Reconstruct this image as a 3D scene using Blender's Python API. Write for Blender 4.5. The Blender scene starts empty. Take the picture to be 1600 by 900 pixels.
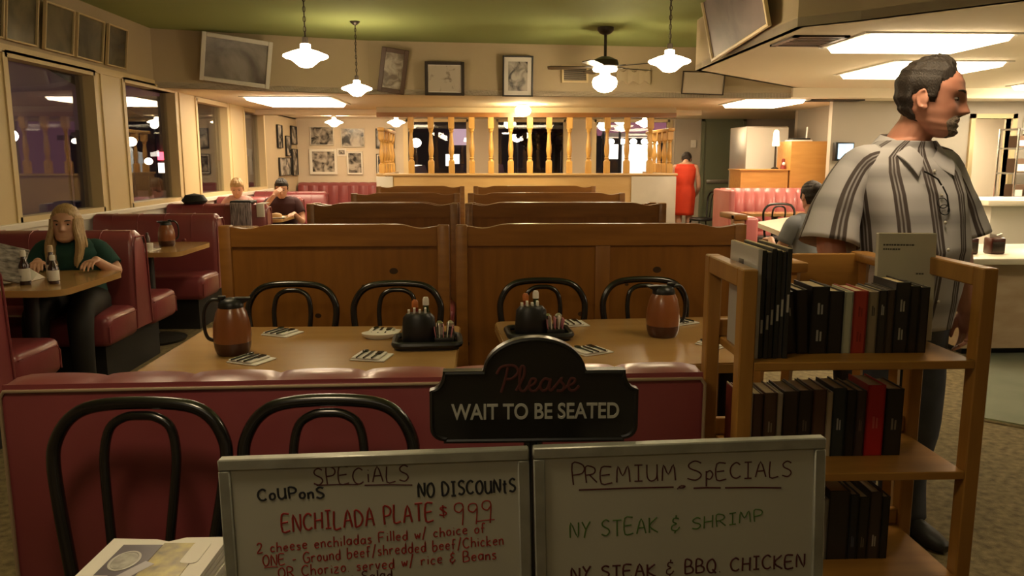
import bpy, bmesh, math, random
from mathutils import Vector, Matrix, Euler
random.seed(7)
SC = bpy.context.scene
COL = SC.collection
PI = math.pi
R = math.radians

# ------------------------------------------------------------------ camera
cam_d = bpy.data.cameras.new('camera')
cam_d.sensor_width = 36.0
cam_d.lens = 36.0 * 1250 / 1600
cam_d.clip_start = 0.02
cam_d.clip_end = 300
cam = bpy.data.objects.new('camera', cam_d)
COL.objects.link(cam)
cam.location = (0, 0, 1.43)
cam.rotation_euler = (R(90 - 9.135), 0, R(-2.125))
SC.camera = cam

# ------------------------------------------------------------------ view, dusk sky
SC.view_settings.view_transform = 'Standard'
SC.view_settings.look = 'None'
SC.view_settings.gamma = 1.0
SC.view_settings.exposure = 0.75
SC.view_settings.use_curve_mapping = False
L_PANEL = 11.0      # fluorescent panels
L_SHADE = 22.0     # pendant shades
L_GLOBE = 34.0     # fan globe, ceiling globe
L_FILL = 0.9      # added fill panel, unseen behind the camera

world = bpy.data.worlds.new('dusk')
SC.world = world
world.use_nodes = True
wn, wl = world.node_tree.nodes, world.node_tree.links
bg = wn['Background']
tc = wn.new('ShaderNodeTexCoord')
sep = wn.new('ShaderNodeSeparateXYZ')
wl.new(tc.outputs['Generated'], sep.inputs[0])
r1 = wn.new('ShaderNodeValToRGB')          # height
e = r1.color_ramp.elements
e[0].position = 0.5; e[0].color = (0.30, 0.10, 0.135, 1)
e[1].position = 0.75; e[1].color = (0.035, 0.03, 0.085, 1)
m1 = wn.new('ShaderNodeMath'); m1.operation = 'MULTIPLY_ADD'
m1.inputs[1].default_value = 0.5; m1.inputs[2].default_value = 0.5
wl.new(sep.outputs['Z'], m1.inputs[0])
wl.new(m1.outputs[0], r1.inputs[0])
r2 = wn.new('ShaderNodeValToRGB')          # towards the left the sky is already dark
e = r2.color_ramp.elements
e[0].position = 0.28; e[0].color = (0.022, 0.03, 0.085, 1)
e[1].position = 0.6; e[1].color = (1, 1, 1, 1)
m2 = wn.new('ShaderNodeMath'); m2.operation = 'MULTIPLY_ADD'
m2.inputs[1].default_value = 0.5; m2.inputs[2].default_value = 0.5
wl.new(sep.outputs['X'], m2.inputs[0])
wl.new(m2.outputs[0], r2.inputs[0])
mx = wn.new('ShaderNodeMix'); mx.data_type = 'RGBA'; mx.blend_type = 'MULTIPLY'
mx.inputs[0].default_value = 1
wl.new(r1.outputs[0], mx.inputs[6]); wl.new(r2.outputs[0], mx.inputs[7])
wl.new(mx.outputs[2], bg.inputs[0])
bg.inputs[1].default_value = 0.75

# ------------------------------------------------------------------ materials
def mat(name, col, rough=0.6, metal=0.0, coat=0.0, var=None, vscale=6.0, vstretch=(1, 1, 1), bump=0.0, bscale=60, spec=0.5):
    m = bpy.data.materials.new(name)
    m.use_nodes = True
    n, l = m.node_tree.nodes, m.node_tree.links
    p = n['Principled BSDF']
    p.inputs['Base Color'].default_value = (*col, 1)
    p.inputs['Roughness'].default_value = rough
    p.inputs['Metallic'].default_value = metal
    p.inputs['Coat Weight'].default_value = coat
    p.inputs['Coat Roughness'].default_value = 0.15
    p.inputs['Specular IOR Level'].default_value = spec
    if var or bump:
        t = n.new('ShaderNodeTexCoord')
        mp = n.new('ShaderNodeMapping')
        mp.inputs['Scale'].default_value = vstretch
        l.new(t.outputs['Object'], mp.inputs[0])
    if var:
        nz = n.new('ShaderNodeTexNoise')
        nz.inputs['Scale'].default_value = vscale
        nz.inputs['Detail'].default_value = 5
        l.new(mp.outputs[0], nz.inputs['Vector'])
        rp = n.new('ShaderNodeValToRGB')
        rp.color_ramp.elements[0].position = 0.3
        rp.color_ramp.elements[0].color = (*var, 1)
        rp.color_ramp.elements[1].position = 0.7
        rp.color_ramp.elements[1].color = (*col, 1)
        l.new(nz.outputs['Fac'], rp.inputs[0])
        l.new(rp.outputs[0], p.inputs['Base Color'])
    if bump:
        nb = n.new('ShaderNodeTexNoise')
        nb.inputs['Scale'].default_value = bscale
        nb.inputs['Detail'].default_value = 3
        l.new(mp.outputs[0], nb.inputs['Vector'])
        b = n.new('ShaderNodeBump')
        b.inputs['Strength'].default_value = bump
        b.inputs['Distance'].default_value = 0.01
        l.new(nb.outputs['Fac'], b.inputs['Height'])
        l.new(b.outputs[0], p.inputs['Normal'])
    return m

def wood(name, col, dark, stretch=(1, 8, 8), rough=0.4, knots=False, scale=3.0, coat=0.15):
    m = mat(name, col, rough, coat=coat, var=dark, vscale=scale, vstretch=stretch)
    if knots:
        n, l = m.node_tree.nodes, m.node_tree.links
        p = n['Principled BSDF']
        src = p.inputs['Base Color'].links[0].from_socket
        t = n.new('ShaderNodeTexCoord')
        sx = n.new('ShaderNodeSeparateXYZ'); cx = n.new('ShaderNodeCombineXYZ')
        l.new(t.outputs['Object'], sx.inputs[0]); l.new(sx.outputs[0], cx.inputs[0]); l.new(sx.outputs[2], cx.inputs[1])
        oi = n.new('ShaderNodeObjectInfo'); l.new(oi.outputs['Random'], cx.inputs[2])
        mp = n.new('ShaderNodeMapping'); mp.inputs['Scale'].default_value = (3.4, 4.6, 9.0)
        l.new(cx.outputs[0], mp.inputs[0])
        v = n.new('ShaderNodeTexVoronoi'); v.voronoi_dimensions = '2D'; v.inputs['Scale'].default_value = 1.0
        l.new(mp.outputs[0], v.inputs['Vector'])
        sp = n.new('ShaderNodeSeparateColor'); l.new(v.outputs['Color'], sp.inputs[0])
        gt = n.new('ShaderNodeMath'); gt.operation = 'MULTIPLY'; gt.inputs[1].default_value = 0.075
        l.new(sp.outputs[0], gt.inputs[0])
        lt = n.new('ShaderNodeMath'); lt.operation = 'LESS_THAN'
        l.new(v.outputs['Distance'], lt.inputs[0]); l.new(gt.outputs[0], lt.inputs[1])
        mxx = n.new('ShaderNodeMix'); mxx.data_type = 'RGBA'
        l.new(lt.outputs[0], mxx.inputs[0]); l.new(src, mxx.inputs[6])
        mxx.inputs[7].default_value = (0.035, 0.014, 0.005, 1)
        l.new(mxx.outputs[2], p.inputs['Base Color'])
    return m

def emit(name, col, s):
    m = bpy.data.materials.new(name)
    m.use_nodes = True
    n, l = m.node_tree.nodes, m.node_tree.links
    p = n['Principled BSDF']
    p.inputs['Base Color'].default_value = (0.8, 0.8, 0.78, 1)
    p.inputs['Emission Color'].default_value = (*col, 1)
    p.inputs['Emission Strength'].default_value = s
    return m

def glass(name, tint=(0.9, 0.92, 0.92)):
    m = bpy.data.materials.new(name)
    m.use_nodes = True
    n, l = m.node_tree.nodes, m.node_tree.links
    n.remove(n['Principled BSDF'])
    o = n['Material Output']
    tr = n.new('ShaderNodeBsdfTransparent'); tr.inputs[0].default_value = (*tint, 1)
    gl = n.new('ShaderNodeBsdfGlossy'); gl.inputs['Roughness'].default_value = 0.0
    fr = n.new('ShaderNodeFresnel')
    ge = n.new('ShaderNodeNewGeometry'); ma = n.new('ShaderNodeMath'); ma.operation = 'MULTIPLY_ADD'
    ma.inputs[1].default_value = 1 / 1.5 - 1.5; ma.inputs[2].default_value = 1.5      # same index seen from either side
    l.new(ge.outputs['Backfacing'], ma.inputs[0]); l.new(ma.outputs[0], fr.inputs[0])
    ms = n.new('ShaderNodeMixShader')
    l.new(fr.outputs[0], ms.inputs[0]); l.new(tr.outputs[0], ms.inputs[1]); l.new(gl.outputs[0], ms.inputs[2])
    l.new(ms.outputs[0], o.inputs[0])
    return m

def photo_mat(name, seed, dark=(0.02, 0.016, 0.012), light=(0.45, 0.40, 0.34), scale=4.0, pos=(0.38, 0.62), rough=0.25):
    m = bpy.data.materials.new(name)
    m.use_nodes = True
    n, l = m.node_tree.nodes, m.node_tree.links
    p = n['Principled BSDF']
    p.inputs['Roughness'].default_value = rough
    t = n.new('ShaderNodeTexCoord')
    mp = n.new('ShaderNodeMapping')
    mp.inputs['Location'].default_value = (seed * 3.7, seed * 1.3, seed * 2.1)
    l.new(t.outputs['Object'], mp.inputs[0])
    nz = n.new('ShaderNodeTexNoise'); nz.inputs['Scale'].default_value = scale; nz.inputs['Detail'].default_value = 6
    nz.inputs['Distortion'].default_value = 0.8
    l.new(mp.outputs[0], nz.inputs['Vector'])
    rp = n.new('ShaderNodeValToRGB')
    rp.color_ramp.elements[0].position = pos[0]; rp.color_ramp.elements[0].color = (*dark, 1)
    rp.color_ramp.elements[1].position = pos[1]; rp.color_ramp.elements[1].color = (*light, 1)
    l.new(nz.outputs['Fac'], rp.inputs[0]); l.new(rp.outputs[0], p.inputs['Base Color'])
    return m

WARM = (1.0, 0.74, 0.42)
M = dict(
    green=mat('green_ceiling_paint', (0.29, 0.35, 0.12), 0.85, var=(0.27, 0.325, 0.11), vscale=0.7),
    beige=mat('beige_wall_paint', (0.50, 0.40, 0.26), 0.8, var=(0.46, 0.365, 0.235), vscale=1.5, bump=0.05, bscale=90),
    cream=mat('cream_trim_paint', (0.66, 0.52, 0.29), 0.5),
    white_wall=mat('pale_wall_paint', (0.62, 0.53, 0.41), 0.8, var=(0.58, 0.49, 0.37), vscale=1.5),
    grey_wall=mat('grey_wall_paint', (0.42, 0.37, 0.30), 0.8),
    low_ceiling=mat('cream_ceiling_paint', (0.84, 0.74, 0.58), 0.85, var=(0.80, 0.70, 0.54), vscale=1.0),
    carpet=mat('olive_carpet', (0.25, 0.19, 0.085), 0.95, var=(0.10, 0.074, 0.03), vscale=28, bump=0.5, bscale=220),
    tile=mat('grey_green_floor_tile', (0.26, 0.29, 0.22), 0.12, var=(0.21, 0.24, 0.18), vscale=3),
    vinyl=mat('burgundy_vinyl', (0.25, 0.052, 0.058), 0.34, coat=0.25, var=(0.21, 0.042, 0.047), vscale=3, bump=0.12, bscale=14),
    vinyl_pink=mat('rose_vinyl', (0.50, 0.15, 0.14), 0.36, coat=0.2, var=(0.45, 0.12, 0.115), vscale=3),
    piping=mat('tan_piping', (0.34, 0.24, 0.15), 0.5),
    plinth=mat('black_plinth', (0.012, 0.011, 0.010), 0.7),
    pine=wood('knotty_pine', (0.25, 0.095, 0.013), (0.19, 0.068, 0.008), stretch=(6, 6, 0.8), knots=True, scale=4),
    pine_h=wood('pine_rail', (0.27, 0.108, 0.017), (0.20, 0.075, 0.010), stretch=(0.8, 7, 7), scale=4),
    spindle=wood('turned_pine', (0.62, 0.36, 0.095), (0.52, 0.28, 0.065), stretch=(7, 7, 1), scale=4),
    lowwall=wood('pale_ash_panel', (0.56, 0.37, 0.16), (0.46, 0.29, 0.11), stretch=(0.8, 4, 4), scale=2),
    lowend=mat('pale_stone_panel', (0.50, 0.46, 0.38), 0.5, var=(0.44, 0.40, 0.33), vscale=4),
    shelf_wood=wood('oak_shelf', (0.40, 0.195, 0.042), (0.30, 0.135, 0.026), stretch=(1, 8, 8), scale=4),
    post_wood=wood('oak_post', (0.40, 0.195, 0.042), (0.30, 0.135, 0.026), stretch=(8, 8, 1), scale=4),
    divider=wood('maple_panel', (0.58, 0.30, 0.08), (0.50, 0.245, 0.06), stretch=(1, 7, 7), scale=3),
    table=wood('laminate_tabletop', (0.43, 0.25, 0.09), (0.39, 0.22, 0.075), stretch=(0.5, 5, 5), scale=3, rough=0.25, coat=0.3),
    table_edge=mat('tabletop_edge', (0.36, 0.20, 0.06), 0.4),
    white_top=mat('white_laminate', (0.72, 0.66, 0.52), 0.3),
    black_metal=mat('black_lacquer', (0.008, 0.007, 0.0065), 0.22, coat=0.4),
    iron=mat('cast_iron', (0.014, 0.013, 0.012), 0.5),
    bronze=mat('dark_bronze', (0.045, 0.035, 0.026), 0.4, metal=0.6),
    brass=mat('brass', (0.5, 0.36, 0.16), 0.35, metal=0.9),
    chrome=mat('chrome', (0.7, 0.68, 0.65), 0.2, metal=1.0),
    steel=mat('steel', (0.55, 0.52, 0.48), 0.35, metal=0.9),
    black=mat('black_plastic', (0.008, 0.008, 0.008), 0.4),
    white=mat('white_paint', (0.72, 0.68, 0.60), 0.5),
    paper=mat('white_paper', (0.70, 0.66, 0.60), 0.8),
    jug=mat('brown_jug_shell', (0.25, 0.085, 0.028), 0.28, coat=0.3),
    jug_dark=mat('dark_jug_base', (0.055, 0.014, 0.009), 0.35, coat=0.3),
    board=mat('whiteboard', (0.44, 0.43, 0.36), 0.30, var=(0.41, 0.40, 0.33), vscale=3),
    board_frame=mat('aluminium_frame', (0.36, 0.36, 0.31), 0.38, metal=0.35, var=(0.25, 0.25, 0.21), vscale=20, vstretch=(1, 1, 1)),
    sign=mat('black_sign_lacquer', (0.010, 0.0095, 0.008), 0.35, coat=0.15),
    sign_letter=mat('cream_letter', (0.42, 0.42, 0.36), 0.6),
    sign_red=mat('dark_red_letter', (0.075, 0.016, 0.013), 0.6),
    ink_red=mat('red_marker', (0.26, 0.015, 0.012), 0.6),
    ink_brown=mat('maroon_marker', (0.065, 0.008, 0.012), 0.6),
    ink_black=mat('black_marker', (0.012, 0.013, 0.018), 0.6),
    ink_green=mat('green_marker', (0.055, 0.13, 0.022), 0.6),
    skin=mat('skin', (0.55, 0.26, 0.18), 0.5, var=(0.50, 0.21, 0.14), vscale=14),
    skin_pale=mat('pale_skin', (0.60, 0.34, 0.23), 0.5, var=(0.56, 0.29, 0.19), vscale=12),
    hair_dark=mat('dark_brown_hair', (0.026, 0.016, 0.010), 0.62, var=(0.013, 0.008, 0.005), vscale=40, vstretch=(4, 1, 1), bump=0.4, bscale=130),
    hair_blond=mat('blond_hair', (0.52, 0.35, 0.16), 0.42, var=(0.27, 0.16, 0.065), vscale=30, vstretch=(5, 5, 0.6), bump=0.3, bscale=110),
    beard=mat('greying_beard', (0.27, 0.21, 0.165), 0.7, var=(0.10, 0.07, 0.05), vscale=120, bump=0.5, bscale=300),
    eye=mat('eye_white', (0.22, 0.18, 0.155), 0.3),
    iris=mat('dark_iris', (0.02, 0.015, 0.012), 0.15),
    jeans=mat('blue_jeans', (0.075, 0.085, 0.12), 0.85, var=(0.05, 0.058, 0.085), vscale=12),
    shoe=mat('dark_shoe', (0.02, 0.018, 0.017), 0.5),
    teal=mat('dark_teal_knit', (0.012, 0.060, 0.048), 0.85, var=(0.009, 0.045, 0.036), vscale=20),
    maroon=mat('dark_maroon_cloth', (0.045, 0.012, 0.014), 0.85),
    grey_cloth=mat('blue_grey_cloth', (0.22, 0.23, 0.25), 0.85, var=(0.18, 0.19, 0.21), vscale=8),
    pink_cloth=mat('pale_pink_cloth', (0.5, 0.28, 0.26), 0.85),
    red_dress=mat('vermilion_cloth', (0.72, 0.055, 0.014), 0.75, var=(0.62, 0.04, 0.01), vscale=6),
    door_green=mat('grey_green_door_paint', (0.17, 0.19, 0.12), 0.55),
    asphalt=mat('asphalt', (0.05, 0.042, 0.04), 0.9, var=(0.035, 0.03, 0.028), vscale=2),
    stucco=mat('pale_stucco', (0.34, 0.28, 0.25), 0.9),
    dark_roof=mat('dark_roof', (0.035, 0.03, 0.035), 0.8),
    hedge=mat('hedge_leaf', (0.30, 0.42, 0.06), 0.8, var=(0.08, 0.13, 0.02), vscale=14),
    glass=glass('window_glass'),
    marble=mat('marbled_counter_front', (0.50, 0.38, 0.25), 0.4, var=(0.38, 0.26, 0.15), vscale=3.5, vstretch=(1, 1, 3)),
    panel=emit('fluorescent_diffuser', (1.0, 0.79, 0.52), L_PANEL),
    panel_white=emit('kitchen_diffuser', (1.0, 0.86, 0.62), L_PANEL * 2.0),
    shade=emit('lit_milk_glass', (1.0, 0.77, 0.48), L_SHADE),
    ceil_globe=emit('lit_ceiling_globe_glass', (1.0, 0.78, 0.42), 110.0),
    globe=emit('lit_globe_glass', (1.0, 0.77, 0.46), L_GLOBE),
    fill_lamp=emit('added_fill_diffuser', (1.0, 0.82, 0.58), L_FILL),  # glow of the added fill panel behind the camera
)

# ------------------------------------------------------------------ mesh building
class MB:
    def __init__(self): self.bm = bmesh.new()
    def face(self, vs):
        try: return self.bm.faces.new(vs)
        except ValueError: return None
    def box(self, x0, x1, y0, y1, z0, z1, bev=0, seg=2, m=None):
        b = self.bm
        c = [(x0, y0, z0), (x1, y0, z0), (x1, y1, z0), (x0, y1, z0), (x0, y0, z1), (x1, y0, z1), (x1, y1, z1), (x0, y1, z1)]
        vs = [b.verts.new((m @ Vector(p)) if m else p) for p in c]
        fs = [b.faces.new([vs[i] for i in q]) for q in ((3, 2, 1, 0), (4, 5, 6, 7), (0, 1, 5, 4), (1, 2, 6, 5), (2, 3, 7, 6), (3, 0, 4, 7))]
        if bev:
            es = list({ed for f in fs for ed in f.edges})
            bmesh.ops.bevel(b, geom=es, offset=bev, segments=seg, affect='EDGES', profile=0.5, clamp_overlap=True)
        return self
    def loft(self, rings, caps=True, closed=True):
        b = self.bm
        vr = [[b.verts.new(p) for p in r] for r in rings]
        for a, c in zip(vr, vr[1:]):
            n = len(a)
            for i in range(n if closed else n - 1):
                j = (i + 1) % n
                self.face([a[i], a[j], c[j], c[i]])
        if caps and closed:
            self.face(vr[0][::-1]); self.face(vr[-1])
        return self
    def tube(self, pts, r, n=10, closed=False, flat=1.0, up=None):
        P = [Vector(p) for p in pts]
        k = len(P)
        rs = r if isinstance(r, (list, tuple)) else [r] * k
        T = []
        for i in range(k):
            if closed: t = P[(i + 1) % k] - P[i - 1]
            elif i == 0: t = P[1] - P[0]
            elif i == k - 1: t = P[-1] - P[-2]
            else: t = (P[i + 1] - P[i]).normalized() + (P[i] - P[i - 1]).normalized()
            T.append(t.normalized())
        u = Vector(up) if up else (Vector((0, 0, 1)) if abs(T[0].z) < 0.9 else Vector((0, 1, 0)))
        nrm = (u - T[0] * u.dot(T[0])).normalized()
        rings = []
        for i in range(k):
            nrm = (nrm - T[i] * nrm.dot(T[i])).normalized()
            bi = T[i].cross(nrm)
            rings.append([P[i] + (nrm * math.cos(2 * PI * j / n) * flat + bi * math.sin(2 * PI * j / n)) * rs[i] for j in range(n)])
        if closed: rings.append(rings[0]); self.loft(rings, caps=False)
        else: self.loft(rings)
        return self
    def lathe(self, prof, n=24, c=(0, 0, 0), sx=1.0, sy=1.0, m=None):
        C = Vector(c)
        rings = []
        for r, z in prof:
            r = max(r, 1e-4)
            ring = [C + Vector((r * sx * math.cos(2 * PI * j / n), r * sy * math.sin(2 * PI * j / n), z)) for j in range(n)]
            rings.append([m @ p for p in ring] if m else ring)
        return self.loft(rings)
    def prism(self, poly, a0, a1, axis='y', m=None):
        def mk(u, v, a):
            p = Vector({'y': (u, a, v), 'x': (a, u, v), 'z': (u, v, a)}[axis])
            return m @ p if m else p
        b = self.bm
        A = [b.verts.new(mk(u, v, a0)) for u, v in poly]
        B = [b.verts.new(mk(u, v, a1)) for u, v in poly]
        n = len(poly)
        for i in range(n):
            j = (i + 1) % n
            self.face([A[i], A[j], B[j], B[i]])
        self.face(A[::-1]); self.face(B)
        return self
    def ell(self, c, r, n=14, k=8, m=None):
        C = Vector(c)
        rings = []
        for i in range(k + 1):
            a = -PI / 2 + PI * i / k
            cr = max(math.cos(a), 1e-3)
            ring = [C + Vector((r[0] * cr * math.cos(2 * PI * j / n), r[1] * cr * math.sin(2 * PI * j / n), r[2] * math.sin(a))) for j in range(n)]
            rings.append([m @ p for p in ring] if m else ring)
        return self.loft(rings)
    def quad(self, pts):
        self.face([self.bm.verts.new(p) for p in pts]); return self
    def mesh(self, name='mesh'):
        bmesh.ops.recalc_face_normals(self.bm, faces=self.bm.faces[:])
        me = bpy.data.meshes.new(name)
        self.bm.to_mesh(me); self.bm.free()
        return me
    def build(self, name, m, parent=None, smooth=0.7, loc=None, rot=None):
        me = self.mesh(name)
        return link(name, me, m, parent, smooth, loc, rot)

def link(name, me, m, parent=None, smooth=0.7, loc=None, rot=None):
    if smooth:
        for p in me.polygons: p.use_smooth = True
        me.set_sharp_from_angle(angle=smooth)
    for mm in (m if isinstance(m, (list, tuple)) else [m]):
        me.materials.append(M[mm] if isinstance(mm, str) else mm)
    o = bpy.data.objects.new(name, me)
    COL.objects.link(o)
    if parent: o.parent = parent
    if loc: o.location = loc
    if rot: o.rotation_euler = rot
    return o

def thing(name, label, cat, loc=(0, 0, 0), rz=0.0, group=None, rot=None):
    o = bpy.data.objects.new(name, None)
    COL.objects.link(o)
    o.empty_display_size = 0.05
    o.location = loc
    o.rotation_euler = rot if rot else (0, 0, rz)
    return tag(o, label, cat, group)

def tag(o, label, cat, group=None):
    o['label'] = label; o['category'] = cat
    if group: o['group'] = group
    return o

def struct(o):
    o['kind'] = 'structure'; return o

def kids(o): return [c for c in KID.get(o.name, [])]
KID = {}
def dup(root, loc, rz=None, label=None, group=None):
    r = root.copy(); COL.objects.link(r); r.location = loc
    if rz is not None: r.rotation_euler = (0, 0, rz)
    if label: r['label'] = label
    if group: r['group'] = group
    for ch in list(root.children):
        c = ch.copy(); COL.objects.link(c); c.parent = r
        for g in list(ch.children):
            d = g.copy(); COL.objects.link(d); d.parent = c
    return r

def arc(cx, cz, rx, rz, a0, a1, n, y=0.0):
    return [(cx + rx * math.cos(R(a0 + (a1 - a0) * i / n)), y, cz + rz * math.sin(R(a0 + (a1 - a0) * i / n))) for i in range(n + 1)]

def spline(pts, n=6):
    P = [Vector(p) for p in pts]
    out = []
    for i in range(len(P) - 1):
        p0 = P[max(i - 1, 0)]; p1 = P[i]; p2 = P[i + 1]; p3 = P[min(i + 2, len(P) - 1)]
        for k in range(n):
            t = k / n
            out.append(0.5 * ((2 * p1) + (p2 - p0) * t + (2 * p0 - 5 * p1 + 4 * p2 - p3) * t * t + (3 * p1 - p0 - 3 * p2 + p3) * t ** 3))
    out.append(P[-1])
    return out

# ================================================================== the room
XL, YB = -3.45, 15.3
fl = MB().box(XL - 0.2, 10, -3, YB + 0.2, -0.1, 0.0).build('floor', 'carpet', smooth=0); struct(fl)
tf = MB().prism([(2.74, 4.19), (3.15, 4.88), (3.75, 5.9), (3.9, 9.9), (9.9, 9.9), (9.9, 0.5), (6.8, 0.5)], 0.0, 0.006, 'z').build('floor', 'tile', smooth=0); struct(tf)
st = MB().tube([(3.17, 4.91, 0.008), (2.735, 4.185, 0.008), (6.8, 0.49, 0.008)], 0.012, 6).build('trim_1', 'chrome'); struct(st)

cg = MB().box(XL, 6.2, -3, 10.6, 2.78, 2.88).build('ceiling', 'green', smooth=0); struct(cg)
FX = [(XL, 8.8), (-1.3, 9.6), (2.2, 10.0), (3.83, 10.02)]
cl = MB().prism(FX + [(10, 10.02), (10, YB), (XL, YB)], 2.18, 2.24, 'z').build('ceiling', 'low_ceiling', smooth=0); struct(cl)
SF = [(2.1, 5.45), (2.12, 8.1), (3.83, 9.97), (10, 9.97), (10, -3), (5.6, -3), (5.6, 1.65), (3.0, 4.5), (2.4, 5.18)]
cs = MB().prism(SF, 2.3, 2.36, 'z').build('ceiling', 'low_ceiling', smooth=0); struct(cs)
# fascias
b = MB()
for (x0, y0), (x1, y1) in zip(FX, FX[1:]):
    b.prism([(x0, y0), (x1, y1), (x1, y1 + 0.06), (x0, y0 + 0.06)], 2.18, 2.8, 'z')
struct(b.build('wall_fascia_back', 'beige', smooth=0))
b = MB()
FR = [(5.6, -3), (5.6, 1.65), (3.0, 4.5), (2.4, 5.18), (2.1, 5.45), (2.12, 8.1), (3.83, 9.97)]
for (x0, y0), (x1, y1) in zip(FR, FR[1:]):
    dx, dy = x1 - x0, y1 - y0; L = math.hypot(dx, dy); nx, ny = dy / L * 0.05, -dx / L * 0.05
    b.prism([(x0, y0), (x1, y1), (x1 + nx, y1 + ny), (x0 + nx, y0 + ny)], 2.3, 2.8, 'z')
struct(b.build('wall_fascia_right', 'beige', smooth=0))
b = MB().box(3.83, 10, 9.97, 10.02, 2.18, 2.32)
struct(b.build('trim_2', 'low_ceiling', smooth=0))
# beam over the balustrade
b = MB().box(XL, 3.4, 12.5, 12.75, 2.10, 2.18, 0.012)
struct(b.build('trim_3', 'low_ceiling'))

# walls
WIN = [(4.14, 5.5, 2.2), (6.07, 7.43, 2.2), (8.0, 9.32, 2.2), (9.97, 11.17, 2.16), (11.92, 12.98, 2.16)]
SILL = 0.965
b = MB()
b.box(XL - 0.15, XL, -3, YB, 0, SILL)
b.box(XL - 0.15, XL, -3, 8.8, 2.2, 2.85); b.box(XL - 0.15, XL, 8.8, YB, 2.16, 2.25)
ys = [-3] + [v for w in WIN for v in w[:2]] + [YB]
for i in range(0, len(ys), 2): b.box(XL - 0.15, XL, ys[i], ys[i + 1], SILL, 2.2)
struct(b.build('wall_left', 'beige', smooth=0))
# cream piers and the sill board along the windows
b = MB()
for i in range(2, len(ys) - 2, 2):
    b.box(XL, XL + 0.018, ys[i] + 0.02, ys[i + 1] - 0.02, SILL, 2.19)
    b.box(XL, XL + 0.03, ys[i] + 0.10, ys[i] + 0.14, SILL, 2.19)
struct(b.build('trim_4', 'cream', smooth=0))
b = MB().box(XL, XL + 0.05, 3.8, 13.3, SILL - 0.05, SILL + 0.0, 0.008)
b.box(XL, XL + 0.02, 3.8, 13.3, 0.72, SILL - 0.05)
struct(b.build('trim_5', 'white', smooth=0))
b = MB().box(XL, XL + 0.03, 3.8, 8.75, 2.19, 2.25)
struct(b.build('trim_6', 'cream', smooth=0))
for i, (y0, y1, z1) in enumerate(WIN):
    f = MB()
    f.box(XL - 0.1, XL + 0.03, y0 - 0.03, y0 + 0.03, SILL, z1); f.box(XL - 0.1, XL + 0.03, y1 - 0.03, y1 + 0.03, SILL, z1)
    f.box(XL - 0.1, XL + 0.03, y0, y1, z1 - 0.04, z1 + 0.01); f.box(XL - 0.1, XL + 0.03, y0, y1, SILL, SILL + 0.04)
    w = struct(f.build('window_%d' % (i + 1), 'cream', smooth=0))
    MB().box(XL - 0.075, XL - 0.069, y0 + 0.03, y1 - 0.03, SILL + 0.04, z1 - 0.04).build('glass_pane', 'glass', w, smooth=0)
# back wall with three windows
BW = [(-1.42, -0.25), (0.27, 1.58), (2.12, 3.55)]
b = MB()
b.box(XL - 0.15, 10, YB, YB + 0.15, 0, 0.96); b.box(XL - 0.15, 10, YB, YB + 0.15, 2.17, 2.25)
xs = [XL - 0.15] + [v for w in BW for v in w] + [10]
for i in range(0, len(xs), 2): b.box(xs[i], xs[i + 1], YB, YB + 0.15, 0.96, 2.17)
struct(b.build('wall_back', 'white_wall', smooth=0))
for i, (x0, x1) in enumerate(BW):
    f = MB()
    f.box(x0 - 0.05, x0 + 0.04, YB - 0.03, YB + 0.1, 0.96, 2.17); f.box(x1 - 0.04, x1 + 0.05, YB - 0.03, YB + 0.1, 0.96, 2.17)
    f.box(x0, x1, YB - 0.03, YB + 0.1, 2.12, 2.17); f.box(x0, x1, YB - 0.03, YB + 0.1, 0.96, 1.0)
    w = struct(f.build('window_%d' % (i + 6), 'cream', smooth=0))
    MB().box(x0 + 0.04, x1 - 0.04, YB + 0.06, YB + 0.066, 1.0, 2.12).build('glass_pane', 'glass', w, smooth=0)
b = MB().box(3.65, 10, YB - 0.06, YB, 0, 2.18)
struct(b.build('wall_back_right', 'grey_wall', smooth=0))
# grey kitchen wall with a doorway and the lit room behind it
b = MB()
b.box(4.57, 6.47, 10.5, 10.6, 0, 2.2); b.box(6.97, 10, 10.5, 10.6, 0, 2.2); b.box(6.47, 6.97, 10.5, 10.6, 1.96, 2.2)
b.box(4.9, 5.0, 10.6, 12.5, 0, 2.18)
struct(b.build('wall_kitchen', 'grey_wall', smooth=0))
b = MB().box(4.9, 10, 12.5, 12.6, 0, 2.18)
struct(b.build('wall_kitchen_back', 'white_wall', smooth=0))
b = MB()
b.box(6.41, 6.47, 10.46, 10.64, 0, 2.02); b.box(6.97, 7.03, 10.46, 10.64, 0, 2.02); b.box(6.41, 7.03, 10.46, 10.64, 1.96, 2.02)
struct(b.build('trim_7', 'cream', smooth=0))
struct(MB().box(10, 10.1, -3, YB, 0, 2.9).build('wall_right', 'beige', smooth=0))
struct(MB().box(XL - 0.15, 10.1, -3.1, -3, 0, 2.9).build('wall_front', 'beige', smooth=0))

# green door in the back wall
d = MB().box(4.2, 4.92, YB - 0.10, YB - 0.06, 0, 2.14).build('door_1', 'door_green', smooth=0); struct(d)
b = MB(); b.box(4.14, 4.2, YB - 0.12, YB - 0.06, 0, 2.2); b.box(4.92, 4.98, YB - 0.12, YB - 0.06, 0, 2.2); b.box(4.14, 4.98, YB - 0.12, YB - 0.06, 2.14, 2.2)
b.build('door_frame', 'door_green', d, smooth=0)
MB().box(4.26, 4.86, YB - 0.125, YB - 0.10, 0.98, 1.05, 0.01).build('push_bar', 'steel', d)

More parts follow.
